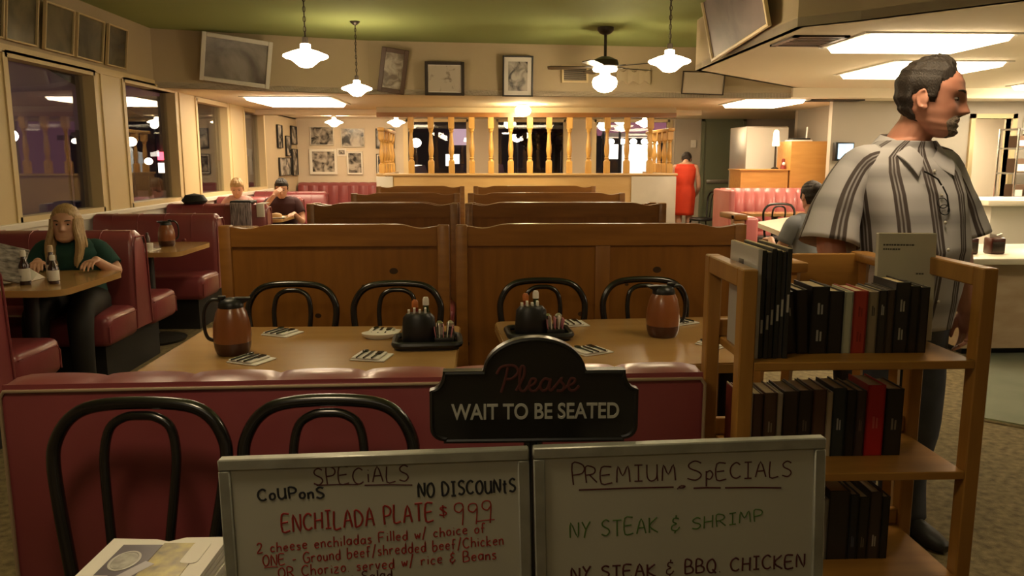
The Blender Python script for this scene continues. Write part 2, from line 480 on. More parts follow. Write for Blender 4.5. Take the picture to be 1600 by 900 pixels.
# ================================================================== ceiling lights
def panel_light(x0, x1, y0, y1, z, label, m='panel', group=None):
    t = thing('ceiling_light', label, 'ceiling light', ((x0 + x1) / 2, (y0 + y1) / 2, z), group=group)
    w, h = (x1 - x0) / 2, (y1 - y0) / 2
    f = MB()
    for s in (-1, 1):
        f.box(-w - 0.03, w + 0.03, s * h - 0.02, s * h + 0.02, -0.012, 0.0); f.box(s * w - 0.02, s * w + 0.02, -h, h, -0.012, 0.0)
    f.build('frame', 'white', t, smooth=0)
    MB().prism([(-w + 0.02, -0.004), (-w + 0.06, -0.05), (w - 0.06, -0.05), (w - 0.02, -0.004)], -h + 0.02, h - 0.02, 'y').build('diffuser', m, t, smooth=0)
    return t
panel_light(-2.88, -1.82, 9.95, 11.25, 2.18, 'long fluorescent ceiling panel at the left, between the windows and the hanging pendants')
panel_light(3.3, 4.1, 10.15, 11.2, 2.18, 'fluorescent ceiling panel above the white fridge and wooden divider')
panel_light(2.68, 3.75, 5.65, 6.4, 2.3, 'nearest bright fluorescent panel in the right-hand ceiling, beside the dark air vent')
panel_light(3.68, 4.72, 7.2, 8.4, 2.3, "bright fluorescent panel in the right-hand ceiling behind the standing man's head")
panel_light(6.3, 7.1, 8.6, 9.6, 2.3, 'small fluorescent ceiling panel at the far right edge above the kitchen', 'panel_white')
panel_light(6.2, 7.4, 11.2, 12.0, 2.18, 'fluorescent panel inside the lit kitchen doorway', 'panel_white')
panel_light(-1.6, 0.4, -1.6, -0.8, 2.78, 'dim added fill panel in the green ceiling, unseen behind the camera', 'fill_lamp')  # added unseen panel that fills the dark foreground from the camera side
panel_light(4.95, 5.95, 2.55, 3.3, 2.3, 'fluorescent panel in the right-hand ceiling outside the frame, above the cash desk')
RG = 'added fill panels hidden behind the balustrade beam'  # added panels, hidden by the beam, to brighten the rear zone
panel_light(-3.0, -1.0, 12.78, 13.02, 2.18, 'added fill panel hidden behind the beam above the wall of photographs', group=RG)
panel_light(-0.2, 1.6, 12.78, 13.02, 2.18, 'added fill panel hidden behind the beam before the middle back window', group=RG)
panel_light(2.0, 3.35, 12.78, 13.02, 2.18, 'added fill panel hidden behind the beam at its right end, near the figure in red', group=RG)

def vent(x0, x1, y0, y1, z, label):
    t = thing('air_vent', label, 'air vent', ((x0 + x1) / 2, (y0 + y1) / 2, z))
    w, h = (x1 - x0) / 2, (y1 - y0) / 2
    f = MB()
    for s in (-1, 1):
        f.box(-w, w, s * (h - 0.02) - 0.02, s * (h - 0.02) + 0.02, -0.015, 0.0); f.box(s * (w - 0.02) - 0.02, s * (w - 0.02) + 0.02, -h, h, -0.015, 0.0)
    f.build('frame', 'bronze', t, smooth=0)
    g = MB()
    n = 7
    for i in range(n): g.box(-w + 0.03, w - 0.03, -h + (i + 0.6) * 2 * h / n - 0.012, -h + (i + 0.6) * 2 * h / n + 0.02, -0.012, -0.004)
    g.build('louvre', 'bronze', t, smooth=0)
vent(2.22, 2.62, 5.8, 6.3, 2.3, 'dark louvred air vent in the right-hand ceiling at the corner')
vent(4.15, 4.85, 10.2, 10.45, 2.18, 'dark air vent in the low ceiling above the grey kitchen wall')

# ---- pendants
def make_pendant():
    t = thing('pendant_lamp', '', 'pendant lamp')
    MB().lathe([(0.018, 0.075), (0.034, 0.07), (0.036, 0.05), (0.03, 0.04), (0.09, 0.022), (0.15, -0.002), (0.153, -0.012), (0.14, -0.022), (0.10, -0.033), (0.075, -0.052), (0.045, -0.078), (0.0, -0.088)], 28).build('glass_shade', 'shade', t)
    MB().lathe([(0.012, 0.12), (0.02, 0.115), (0.022, 0.075), (0.0, 0.07)], 12).build('socket_cap', 'bronze', t)
    return t
def pendant_stem(t, top):
    c = MB()
    k = int((top - 0.12) / 0.032)
    for i in range(k):
        z = 0.12 + (i + 0.5) * (top - 0.12) / k
        h = (top - 0.12) / k * 0.62
        pts = []
        for j in range(10):
            a = 2 * PI * j / 10
            u, v = 0.009 * math.cos(a), h * math.sin(a)
            pts.append((u, 0, z + v) if i % 2 else (0, u, z + v))
        c.tube(pts, 0.0028, 5, closed=True)
    c.tube([(0.004, 0, 0.12), (-0.004, 0.003, 0.12 + (top - 0.12) * 0.5), (0.004, 0, top)], 0.003, 5)
    c.build('chain', 'bronze', t)
    MB().lathe([(0.0, top - 0.04), (0.02, top - 0.035), (0.05, top - 0.008), (0.052, top), (0.0, top)], 16).build('ceiling_rose', 'bronze', t)
PG = 'white glass pendant lamps on chains'
for (x, y, z, zt, lab) in [(-1.2, 5.7, 2.135, 2.78, 'large pendant lamp on a long chain, left of centre, nearest to the window pictures'),
                           (-1.25, 8.3, 2.14, 2.78, 'pendant lamp on a thin chain hanging just left of the tilted portrait frame'),
                           (1.365, 5.95, 2.14, 2.78, 'pendant lamp right of the ceiling fan, near the big tilted picture'),
                           (-1.2, 3.1, 2.135, 2.78, 'pendant lamp above the left set table, higher than the picture'),
                           (1.36, 2.5, 2.135, 2.78, 'pendant lamp above the bookshelf, outside the picture'),
                           (-0.6, 1.0, 2.135, 2.78, 'pendant lamp above the brochures, outside the picture')]:
    t = make_pendant(); t.location = (x, y, z); t['label'] = lab; t['group'] = PG
    pendant_stem(t, zt - z)
for (x, y, lab) in [(-2.55, 14.2, 'small far pendant lamp above the wall of black and white photographs'),
                    (-1.48, 14.2, 'small far pendant lamp at the left end of the wooden balustrade'),
                    (2.85, 14.2, 'small far pendant lamp before the pink dusk window at the right end of the balustrade')]:
    t = make_pendant(); t.location = (x, y, 2.07); t['label'] = lab; t['group'] = PG
    MB().lathe([(0.0, 0.08), (0.03, 0.085), (0.04, 0.105), (0.04, 0.11), (0.0, 0.11)], 12).build('ceiling_rose', 'bronze', t)
t = thing('ceiling_globe', 'glaring round ceiling globe lamp in front of the middle balusters', 'ceiling lamp', (0.57, 11.3, 2.18))
MB().lathe([(0.0, 0.0), (0.08, 0.0), (0.085, -0.02), (0.07, -0.03), (0.0, -0.03)], 20).build('base', 'brass', t)
MB().ell((0, 0, -0.085), (0.11, 0.11, 0.075), 20, 12).build('glass_globe', 'ceil_globe', t)

# ---- ceiling fan
t = thing('ceiling_fan', 'dark ceiling fan with a lit round globe under pale blades', 'ceiling fan', (1.29, 8.57, 2.78), rz=R(8))
MB().lathe([(0, 0), (0.085, 0), (0.085, -0.03), (0.06, -0.06), (0.025, -0.075), (0, -0.075)], 20).build('canopy', 'bronze', t)
MB().tube([(0, 0, -0.07), (0, 0, -0.31)], 0.016, 12).build('down_rod', 'bronze', t)
MB().lathe([(0, -0.29), (0.05, -0.295), (0.13, -0.33), (0.14, -0.36), (0.14, -0.395), (0.12, -0.405), (0.0, -0.405)], 28).build('motor_housing', 'bronze', t)
MB().lathe([(0, -0.40), (0.10, -0.40), (0.13, -0.415), (0.12, -0.44), (0.05, -0.455), (0.045, -0.48), (0, -0.48)], 24).build('light_collar', 'shade', t)
MB().lathe([(0, -0.465), (0.05, -0.47), (0.06, -0.485), (0.115, -0.51), (0.132, -0.55), (0.12, -0.60), (0.07, -0.645), (0, -0.66)], 28).build('glass_globe', 'globe', t)
for k in range(5):
    m = Matrix.Rotation(2 * PI * k / 5 + 0.35, 4, 'Z') @ Matrix.Translation((0, 0, -0.40)) @ Matrix.Rotation(R(9), 4, 'X')
    bl = MB().prism([(0.2, -0.045), (0.56, -0.062), (0.6, -0.045), (0.6, 0.045), (0.56, 0.062), (0.2, 0.045)], -0.004, 0.004, 'z', m=m).build('blade', 'bronze', t, smooth=0)
    MB().prism([(0.10, -0.015), (0.24, -0.03), (0.24, 0.03), (0.10, 0.015)], 0.004, 0.010, 'z', m=m).build('blade_iron', 'iron', bl, smooth=0)

# ================================================================== pictures on the walls
def picture(label, c, w, h, yaw=0.0, lean=0.0, roll=0.0, fm='black', fw=0.03, mount=0.0, ph=None, group=None, name='framed_picture', cat='picture', mm='paper'):
    t = thing(name, label, cat, c, group=group)
    t.rotation_euler = (Matrix.Rotation(yaw, 3, 'Z') @ Matrix.Rotation(lean, 3, 'X') @ Matrix.Rotation(roll, 3, 'Y')).to_euler()
    f = MB()
    W, H = w / 2, h / 2
    if fw > 0:
        for s in (-1, 1):
            f.box(min(s * W, s * (W - fw)), max(s * W, s * (W - fw)), -0.018, 0.012, -H, H, 0.004, 1)
            f.box(-W + fw, W - fw, -0.018, 0.012, min(s * H, s * (H - fw)), max(s * H, s * (H - fw)), 0.004, 1)
        f.build('frame', fm, t)
    iw, ih = W - fw, H - fw
    if mount:
        MB().box(-iw, iw, -0.002, 0.006, -ih, ih).build('mount', mm, t, smooth=0)
    MB().box(-iw + mount, iw - mount, -0.006 if mount else 0.0, 0.008, -ih + mount, ih - mount).build('print', ph, t, smooth=0)
    return t
FY = lambda x: 8.8 + (x + 3.45) * 0.8 / 2.15 if x < -1.3 else 9.6 + (x + 1.3) * 0.4 / 3.5
seed = [0]
def pm(**k):
    seed[0] += 1
    return photo_mat('print_%d' % seed[0], seed[0], **k)
A1 = math.atan2(0.8, 2.15); A2 = math.atan2(0.4, 3.5)
picture('big landscape print in a pale frame hung tilted at the left of the back fascia', (-2.63, FY(-2.63) - 0.13, 2.475), 0.72, 0.5, A1, R(10), R(6), 'white', 0.045, 0, pm(dark=(0.12, 0.10, 0.09), light=(0.32, 0.29, 0.26), scale=2.2))
picture('tall portrait in a dark brown frame hanging askew beside the second pendant', (-1.02, 9.57, 2.44), 0.31, 0.5, A2, R(9), R(8), mat('walnut_frame', (0.09, 0.045, 0.02), 0.4), 0.05, 0, pm(dark=(0.18, 0.14, 0.1), light=(0.5, 0.44, 0.35), scale=9))
picture('wide dark-framed pale print with a row of small figures', (-0.43, 9.63, 2.36), 0.46, 0.385, A2, R(4), 0, mat('dark_frame', (0.03, 0.018, 0.01), 0.4), 0.036, 0.01, pm(dark=(0.25, 0.2, 0.15), light=(0.52, 0.45, 0.36), scale=11, pos=(0.3, 0.42)))
picture('black-framed black and white photo in a white mount, centre of the back fascia', (0.43, 9.73, 2.4), 0.365, 0.47, A2, R(4), 0, 'black', 0.018, 0.05, pm(scale=9))
picture('blank pale board in a thin dark frame partly behind the right-hand ceiling', (2.68, 9.86, 2.34), 0.52, 0.27, 0, R(6), R(2), mat('thin_dark_frame', (0.05, 0.035, 0.02), 0.4), 0.014, 0, mat('pale_print', (0.55, 0.46, 0.35), 0.5, var=(0.5, 0.41, 0.3), vscale=6))
picture('large unframed-looking dusky print leaning out from the right-hand fascia, near the top edge', (1.97, 6.5, 2.62), 1.45, 0.62, R(-90), R(12), R(-3), 'cream', 0.025, 0, pm(dark=(0.06, 0.04, 0.035), light=(0.17, 0.12, 0.11), scale=1.3, rough=0.55))
picture('dark-framed picture cut by the top edge, on the diagonal right-hand fascia', (3.45, 3.95, 2.6), 0.8, 0.4, R(-47.6), R(6), 0, 'black', 0.04, 0, pm(dark=(0.02, 0.018, 0.012), light=(0.08, 0.07, 0.045), scale=2))
t = thing('air_vent', 'small square wall grille left of the ceiling fan', 'air vent', (1.12, 9.84, 2.44), rz=A2)
f = MB()
for s in (-1, 1):
    f.box(-0.16, 0.16, -0.015, 0.01, s * 0.09 - 0.012, s * 0.09 + 0.012); f.box(s * 0.15 - 0.012, s * 0.15 + 0.012, -0.015, 0.01, -0.1, 0.1)
f.build('frame', 'cream', t, smooth=0)
g = MB()
for i in range(8): g.box(-0.14, 0.14, -0.01, 0.012, -0.085 + i * 0.0225, -0.085 + i * 0.0225 + 0.012)
g.build('louvre', 'bronze', t, smooth=0)
t = thing('wall_swag', 'pale cloth swag pinned to the fascia right of the ceiling fan', 'cloth', (1.84, 9.92, 2.5), rz=A2)
b = MB()
for k in range(3):
    x0 = -0.21 + 0.14 * k
    rings = []
    for i in range(7):
        u = i / 6
        x = x0 + 0.14 * u
        sag = 0.05 * math.sin(PI * u)
        rings.append([(x, -0.012 - 0.02 * math.sin(PI * u), 0.02 - sag), (x, 0.0, 0.03 - sag), (x, 0.0, -0.15 - 0.02 * math.cos(2 * PI * u)), (x, -0.02, -0.15 - 0.02 * math.cos(2 * PI * u))])
    b.loft(rings)
b.build('swag_fold', mat('beige_cloth', (0.52, 0.42, 0.28), 0.9), t)

WG = 'old photographs above the left windows'
for (y0, y1, lab) in [(5.72, 6.06, 'pinned photograph above the first window, cut by the left edge'), (6.08, 6.50, 'faded photograph above the first window, second from the left edge'),
                 (6.60, 7.05, 'brown photograph above the first window with a dark patch, third from the left edge'), (7.10, 7.58, 'faded photograph above the cream pier between the first two windows'),
                 (7.66, 8.06, 'last faded photograph of the row above the windows, next to the corner')]:
    picture(lab, (XL + 0.05, (y0 + y1) / 2, 2.465), y1 - y0, 0.37, R(90), R(7), 0, 'cream', 0.014, 0, pm(dark=(0.055, 0.045, 0.022), light=(0.17, 0.14, 0.075), scale=3, pos=(0.3, 0.7)), WG)

BG = 'black and white photographs in the far left corner'
for (x0, x1, z0, z1, fm, fw, mnt, lab) in [(-3.19, -2.76, 1.69, 2.03, 'white', 0.012, 0, 'upper left black and white photo on the far wall, dark street scene'),
      (-2.62, -2.19, 1.66, 2.0, 'white', 0.012, 0, 'upper photo on the far wall with a pale round arch'),
      (-3.22, -2.71, 1.15, 1.62, 'white', 0.05, 0, 'wide landscape photo in a thick pale frame, lower row of the far wall'),
      (-2.53, -2.23, 1.15, 1.58, 'white', 0.012, 0.02, 'lower portrait photo on the far wall right of the thick pale frame'),
      (-1.98, -1.63, 1.63, 2.0, 'black', 0.012, 0, 'upper photo on the far wall half hidden by the left balusters'),
      (-1.98, -1.63, 1.16, 1.53, 'black', 0.012, 0.02, 'lower photo on the far wall half hidden by the left balusters')]:
    picture(lab, ((x0 + x1) / 2, YB - 0.02, (z0 + z1) / 2), x1 - x0, z1 - z0, 0, 0, 0, fm, fw, mnt, pm(scale=7), BG)
picture('tiny card pinned between the lower photos on the far wall', (-2.62, YB - 0.02, 1.56), 0.17, 0.14, 0, 0, 0, 'white', 0.0, 0.03, pm(scale=20), name='wall_card', cat='card')
for (y0, y1, z0, z1, lab) in [(13.80, 14.12, 1.62, 2.01, 'tall narrow photo on the window wall near the far corner, upper left'), (14.78, 15.2, 1.7, 2.03, 'upper photo on the window wall right beside the far corner'),
                      (13.85, 14.66, 1.15, 1.46, 'wide photo low on the window wall near the far corner'), (14.80, 15.2, 1.14, 1.62, 'lower photo on the window wall right beside the far corner'),
                      (14.36, 14.70, 1.49, 1.84, 'middle photo on the window wall between its four neighbours')]:
    picture(lab, (XL + 0.02, (y0 + y1) / 2, (z0 + z1) / 2), y1 - y0, z1 - z0, R(90), 0, 0, 'black', 0.012, 0, pm(scale=6), BG)

# switch plate and card on the far right wall
t = thing('wall_switch', 'pale switch plate on the grey back wall left of the green door', 'switch', (4.0, YB - 0.075, 1.72))
MB().box(-0.05, 0.05, -0.012, 0.012, -0.07, 0.07, 0.004).build('plate', 'white', t)
MB().box(-0.012, 0.012, -0.022, -0.012, -0.022, 0.022, 0.003).build('rocker', 'paper', t)

# ================================================================== balustrade on its low wall
t = thing('balustrade_wall', 'pale wooden low wall carrying the turned balusters across the room', 'low wall', (0.67, 12.0, 0))
MB().box(-2.05, 2.2, -0.06, 0.06, 0, 1.19).build('panel', 'lowwall', t, smooth=0)
MB().box(-2.12, 2.24, -0.09, 0.09, 1.19, 1.225, 0.01).build('cap_rail', 'lowwall', t)
for x0, x1 in ((-2.22, -1.98), (1.55, 2.22)):
    MB().box(x0, x1, -0.085, -0.06, 0, 1.18, 0.006).build('end_panel', 'lowend', t)
for x in (-2.16, 2.16):
    MB().box(x - 0.06, x + 0.06, 0.06, 1.75, 0, 1.19).build('return_panel', 'lowwall', t, smooth=0)
    MB().box(x - 0.08, x + 0.08, 0.06, 1.78, 1.19, 1.225, 0.008).build('return_cap', 'lowwall', t)
h = MB().box(-2.2, 2.2, -0.05, 0.05, 2.04, 2.105).build('header_beam', 'pine_h', None, smooth=0, loc=(0.67, 12.0, 0))
h['kind'] = 'structure'; h.name = 'trim_8'
h2 = MB().box(-2.2, 2.2, -0.03, 0.5, 2.105, 2.18).build('trim_9', 'beige', None, smooth=0, loc=(0.67, 12.0, 0)); struct(h2)

def baluster_mesh(H, s=0.046):
    b = MB()
    q = s * 0.95
    b.box(-q, q, -q, q, 0, H * 0.22, 0.004, 1)
    b.box(-q, q, -q, q, H * 0.80, H, 0.004, 1)
    pr = [(0.040, 0.21), (0.036, 0.235), (0.026, 0.25), (0.036, 0.275), (0.027, 0.29), (0.036, 0.36), (0.041, 0.43), (0.037, 0.50), (0.028, 0.60), (0.022, 0.70), (0.024, 0.735), (0.036, 0.75), (0.028, 0.765), (0.04, 0.79), (0.038, 0.81)]
    b.lathe([(0, 0.20 * H)] + [(r * s / 0.046, z * H) for r, z in pr] + [(0, 0.82 * H)], 14)
    return b.mesh('baluster')
bm1 = baluster_mesh(0.815)
for p in [None]:
    o = None
BGp = 'turned wooden balusters of the front row'
first = None
names = ['leftmost front baluster, beside the left return', 'front baluster second from the left end', 'front baluster third from the left end', 'front baluster just left of the left window pier', 'yellow-lit front baluster at the left edge of the middle window',
         'brightly lit front baluster just left of the ceiling globe', 'front baluster right under the ceiling globe', 'yellow-lit front baluster second right of the ceiling globe', 'front baluster at the right edge of the middle window', 'front baluster before the right window pier',
         'front baluster third from the right end, before the pink window', 'front baluster second from the right end, before the white-lit stall', 'rightmost front baluster, joined to the right return']
for i, x in enumerate([-1.038, -0.748, -0.448, -0.148, 0.134, 0.426, 0.71, 0.993, 1.296, 1.581, 1.857, 2.152, 2.5]):
    if first is None: first = o = link('baluster', bm1, 'spindle')
    else: o = first.copy(); COL.objects.link(o)
    o.location = (x, 12.0, 1.225)
    tag(o, 'turned pine ' + names[i], 'baluster', BGp)
bm2 = baluster_mesh(0.62)
first = None
for sx, side in ((-1.49, 'left'), (2.83, 'right')):
    for k in range(5):
        if first is None: first = o = link('baluster', bm2, 'spindle')
        else: o = first.copy(); COL.objects.link(o)
        o.location = (sx, 12.15 + 0.36 * k, 1.225)
        tag(o, 'short baluster on the %s return, %s' % (side, ['at the front', 'second from the front', 'in the middle', 'fourth from the front', 'at the far end'][k]), 'baluster', 'short balusters of the two returns')
    r = MB().box(-0.05, 0.05, -0.1, 1.6, 0, 0.05, 0.01).build('top_rail', 'spindle', None, loc=(sx, 12.15, 1.845))
    tag(r, 'wooden top rail on the short balusters of the %s return' % side, 'rail')

# ================================================================== booths along the windows
def cushion(b, x0, x1, y0, y1, z0, z1, r=0.045):
    b.box(x0, x1, y0, y1, z0, z1, r, 3)

def make_booth(one_sided=False):
    """double booth bench; origin on the floor under the backrest, at the aisle end; runs towards -X."""
    t = thing('booth_bench', '', 'booth bench')
    L = 1.06
    bk = MB()
    prof = [(-0.145, 0.42), (-0.115, 0.75), (-0.10, 0.89), (-0.075, 0.935), (-0.03, 0.955), (0.03, 0.955), (0.075, 0.935), (0.10, 0.89), (0.115, 0.75), (0.145, 0.42), (0.145, 0.30), (-0.145, 0.30)]
    rings = []
    for x, s in ((0.0, 0.86), (-0.012, 0.95), (-0.035, 1.0), (-L, 1.0)):
        rings.append([(x, y * s, 0.5 + (z - 0.5) * (s if z > 0.5 else 1)) for y, z in prof])
    bk.loft(rings)
    bo = bk.build('backrest', 'vinyl', t)
    for s in (-1, 1):
        if one_sided and s > 0: continue
        sb = MB()
        cushion(sb, -L, 0.02, min(s * 0.13, s * 0.56), max(s * 0.13, s * 0.56), 0.27, 0.475, 0.05)
        se = sb.build('seat', 'vinyl', t)
        pp = MB(); pp.tube([(0.012, s * 0.15, 0.435), (0.018, s * 0.5, 0.435), (0.012, s * 0.545, 0.40), (0.012, s * 0.545, 0.30)], 0.005, 6)
        pp.build('piping', 'vinyl', se)
        for x in (-0.28, -0.62):
            bb = MB(); bb.ell((x, s * 0.117, 0.73), (0.02, 0.012, 0.02), 10, 6); bb.build('button', 'vinyl', bo)
    # stitched channels on the backrest
    ch = MB()
    for x in (-0.22, -0.45, -0.68, -0.9): ch.tube([(x, y * 1.0, z + 0.002) for y, z in prof[1:-3]], 0.004, 5)
    ch.build('seam', 'vinyl', bo)
    pl = MB(); pl.box(-L, -0.08, -0.42, 0.42 if not one_sided else 0.1, 0, 0.27)
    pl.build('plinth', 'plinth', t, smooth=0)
    MB().tube([(0.004, -0.125, 0.31), (0.006, -0.10, 0.75), (0.006, -0.088, 0.88), (0.006, -0.06, 0.915), (0.006, 0.06, 0.915), (0.006, 0.088, 0.88), (0.006, 0.10, 0.75), (0.004, 0.125, 0.31)], 0.006, 6).build('piping', 'vinyl', t)
    return t
BBG = 'burgundy booth benches along the windows'
proto = make_booth()
blabels = ['burgundy vinyl booth bench nearest the camera at the left edge, only one seat end showing', 'burgundy vinyl booth bench behind the woman in dark teal', 'burgundy vinyl booth bench with tufted buttons behind the table with the brown jug',
           'burgundy vinyl booth bench with bags and papers along its top, before the far diners', 'pale-lit burgundy booth bench behind the man eating', 'burgundy booth bench in the far left corner, last along the windows']
BY = [3.82, 5.5, 7.2, 8.85, 10.5, 12.2]
for i, y in enumerate(BY):
    if i == 0: o = proto; o.location = (-2.33, y, 0); o['label'] = blabels[0]; o['group'] = BBG
    else: dup(proto, (-2.33, y, 0), 0, blabels[i], BBG)
# upholstered bench under the far photographs
t = thing('corner_bench', 'burgundy wall bench under the far black and white photographs', 'bench', (-2.3, 15.0, 0))
b = MB()
n = 48
rings = []
for i in range(n + 1):
    x = -1.1 + 2.2 * i / n
    k = abs(math.sin(PI * i / 4)) * 0.03
    rings.append([(x, 0.24, 0.4), (x, 0.02 - k, 0.45), (x, 0.0 - k, 0.7), (x, 0.03 - k * 0.7, 0.95), (x, 0.10, 1.0 + k * 0.4), (x, 0.22, 1.0), (x, 0.24, 0.95)])
b.loft(rings).build('backrest', 'vinyl', t)
MB().box(-1.1, 1.1, -0.5, 0.05, 0.28, 0.47, 0.05, 3).build('seat', 'vinyl', t)
MB().box(-1.1, 1.1, -0.4, 0.2, 0, 0.28).build('plinth', 'plinth', t, smooth=0)

def rounded_rect(x0, x1, y0, y1, r, n=5, only_right=False):
    out = []
    for cx, cy, a0 in ((x1 - r, y1 - r, 0), (x0 + r, y1 - r, 90), (x0 + r, y0 + r, 180), (x1 - r, y0 + r, 270)):
        if only_right and cx < (x0 + x1) / 2:
            out.append((x0, y1 if cy > (y0 + y1) / 2 else y0)); continue
        for i in range(n + 1):
            a = R(a0 + 90 * i / n); out.append((cx + r * math.cos(a), cy + r * math.sin(a)))
    return out
def make_booth_table():
    t = thing('booth_table', '', 'table')
    MB().prism(rounded_rect(-1.1, 0.0, -0.4, 0.4, 0.11, only_right=True), 0.715, 0.75, 'z').build('tabletop', 'table', t)
    MB().lathe([(0, 0.0), (0.24, 0.0), (0.25, 0.02), (0.05, 0.06), (0.04, 0.08), (0.04, 0.69), (0.14, 0.712), (0, 0.715)], 20, c=(-0.38, 0, 0)).build('pedestal', 'iron', t)
    return t
bt = make_booth_table(); bt.location = (-2.21, 4.62, 0); bt['label'] = 'wood-topped booth table with rounded end in front of the woman in dark teal'
BTG = 'booth tables along the windows'; bt['group'] = BTG
dup(bt, (-2.25, 6.36, 0), 0, 'wood-topped booth table carrying the brown jug by the second window', BTG)
dup(bt, (-2.3, 8.02, 0), 0, 'booth table between the third and fourth booth benches, mostly hidden', BTG)
dup(bt, (-2.3, 9.65, 0), 0, 'booth table with food in front of the man eating', BTG)

# ================================================================== front booth with its back to the camera
t = thing('front_booth', 'wide burgundy vinyl booth back in the foreground with tan piping and tufted top', 'booth bench', (-0.287, 1.858, 0), rz=math.atan2(0.055, 1.665))
HW = 0.833
MB().box(-HW, HW, 0.0, 0.05, 0.06, 0.905, 0.012, 2).build('back_panel', 'vinyl', t)
b = MB()
n = 96
rings = []
for i in range(n + 1):
    x = -HW + 0.004 + (2 * HW - 0.008) * i / n
    w = abs(math.sin(PI * i / n * 8))
    k = 0.010 * (w ** 0.4)
    e0 = min(1.0, 0.35 + min(i, n - i) / 3)
    rings.append([(x, 0.045, 0.5), (x, 0.006, 0.88), (x, 0.008, 0.913), (x, 0.03 , 0.909 + k * e0 * 0.9), (x, 0.075, 0.913 + k * e0), (x, 0.115, 0.90 + k * 0.8 * e0), (x, 0.15 + k * e0, 0.85), (x, 0.175 + k * e0, 0.7), (x, 0.19, 0.5)])
b.loft(rings).build('tufted_back', 'vinyl', t)
MB().tube([(-HW + 0.002, -0.003, 0.10), (-HW + 0.002, -0.003, 0.885), (-HW + 0.012, -0.003, 0.900), (HW - 0.012, -0.003, 0.900), (HW - 0.002, -0.003, 0.885), (HW - 0.002, -0.003, 0.1)], 0.0045, 8).build('piping', 'piping', t)
MB().box(-HW, HW, 0.14, 0.58, 0.28, 0.475, 0.05, 3).build('seat', 'vinyl', t)
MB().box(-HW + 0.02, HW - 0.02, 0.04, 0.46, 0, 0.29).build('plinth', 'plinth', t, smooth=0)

# ================================================================== two tables behind it
def four_top(label, x0, x1, y0, y1, loc, rz, feet):
    t = thing('dining_table', label, 'table', loc, rz=rz)
    MB().prism(rounded_rect(x0, x1, y0, y1, 0.035, 4), 0.722, 0.75, 'z').build('tabletop', 'table', t)
    MB().prism(rounded_rect(x0 - 0.004, x1 + 0.004, y0 - 0.004, y1 + 0.004, 0.037, 4), 0.715, 0.744, 'z').build('edge_band', 'table_edge', t)
    for fx in feet:
        MB().lathe([(0, 0.0), (0.22, 0.0), (0.23, 0.02), (0.05, 0.06), (0.035, 0.08), (0.035, 0.69), (0.12, 0.712), (0, 0.715)], 20, c=(fx, 0, 0)).build('pedestal', 'iron', t)
    return t
four_top('light wood laminate table at the left, set with jug, napkins and condiment tray', -0.515, 0.515, -0.39, 0.39, (-0.61, 2.865, 0), 0, (-0.3, 0.3))
four_top('light wood laminate table at the right, behind the black waiting sign', -0.58, 0.58, -0.39, 0.39, (0.66, 2.985, 0), R(4.5), (-0.3, 0.3))

# ---- bentwood style metal chairs; local: the chair faces -Y, origin on the floor under the seat
def make_chair():
    t = thing('bentwood_chair', '', 'chair')
    def lean(x, z): return (x, 0.19 + (z - 0.45) * 0.16, z)
    hoop = [lean(-0.135, 0.45), lean(-0.155, 0.56), lean(-0.176, 0.68), lean(-0.188, 0.77), lean(-0.182, 0.82), lean(-0.152, 0.868), lean(-0.10, 0.893), lean(0, 0.90)]
    hoop = hoop + [(-x, y, z) for x, y, z in hoop[:-1][::-1]]
    MB().tube(spline(hoop, 4), 0.0145, 12).build('back_hoop', 'black_metal', t)
    inn = [lean(-0.055, 0.45), lean(-0.062, 0.58), lean(-0.075, 0.72), lean(-0.078, 0.79), lean(-0.066, 0.845), lean(-0.035, 0.868), lean(0, 0.872)]
    inn = inn + [(-x, y, z) for x, y, z in inn[:-1][::-1]]
    MB().tube(spline(inn, 4), 0.0105, 10).build('inner_hoop', 'black_metal', t)
    MB().lathe([(0, 0.435), (0.19, 0.435), (0.20, 0.445), (0.20, 0.462), (0.185, 0.478), (0.10, 0.486), (0, 0.487)], 28).build('seat', 'black', t)
    for sx in (-1, 1):
        MB().tube([(sx * 0.12, -0.13, 0.44), (sx * 0.15, -0.17, 0.22), (sx * 0.17, -0.19, 0.0)], [0.014, 0.013, 0.011], 10).build('leg', 'black_metal', t)
        MB().tube([(sx * 0.13, 0.17, 0.46), (sx * 0.15, 0.20, 0.22), (sx * 0.17, 0.235, 0.0)], [0.014, 0.013, 0.011], 10).build('leg', 'black_metal', t)
    MB().tube([(0.145 * math.cos(2 * PI * i / 24), 0.145 * math.sin(2 * PI * i / 24), 0.24) for i in range(24)], 0.008, 8, closed=True).build('stretcher', 'black_metal', t)
    return t
ch = make_chair()
ch.location = (-0.757, 1.47, 0); ch['label'] = 'black hoop-backed waiting chair against the foreground booth, left of the whiteboards'
CG1, CG2 = 'black chairs waiting in front of the booth', 'black hoop-backed chairs at the two set tables'
ch['group'] = CG1
dup(ch, (-0.345, 1.475, 0), 0, 'black hoop-backed waiting chair half hidden by the left whiteboard', CG1)
for x, y, lab in [(-0.82, 3.18, 'black hoop-backed chair behind the left table, next to the brown jug'), (-0.37, 3.18, 'black hoop-backed chair behind the left table, by the condiment tray'),
               (0.265, 3.24, 'black hoop-backed chair behind the right table, left of its brown jug'), (0.725, 3.26, 'black hoop-backed chair behind the brown jug on the right table')]:
    dup(ch, (x, y, 0), 0, lab, CG2)
dup(ch, (3.62, 13.1, 0), R(-70), 'black hoop-backed chair standing far back beside the figure in red', 'far black chairs')
dup(ch, (4.4, 13.6, 0), R(10), 'black hoop-backed chair before the green door', 'far black chairs')
dup(ch, (3.60, 9.83, 0), R(178), 'black hoop-backed chair in front of the rose booth', 'far black chairs')

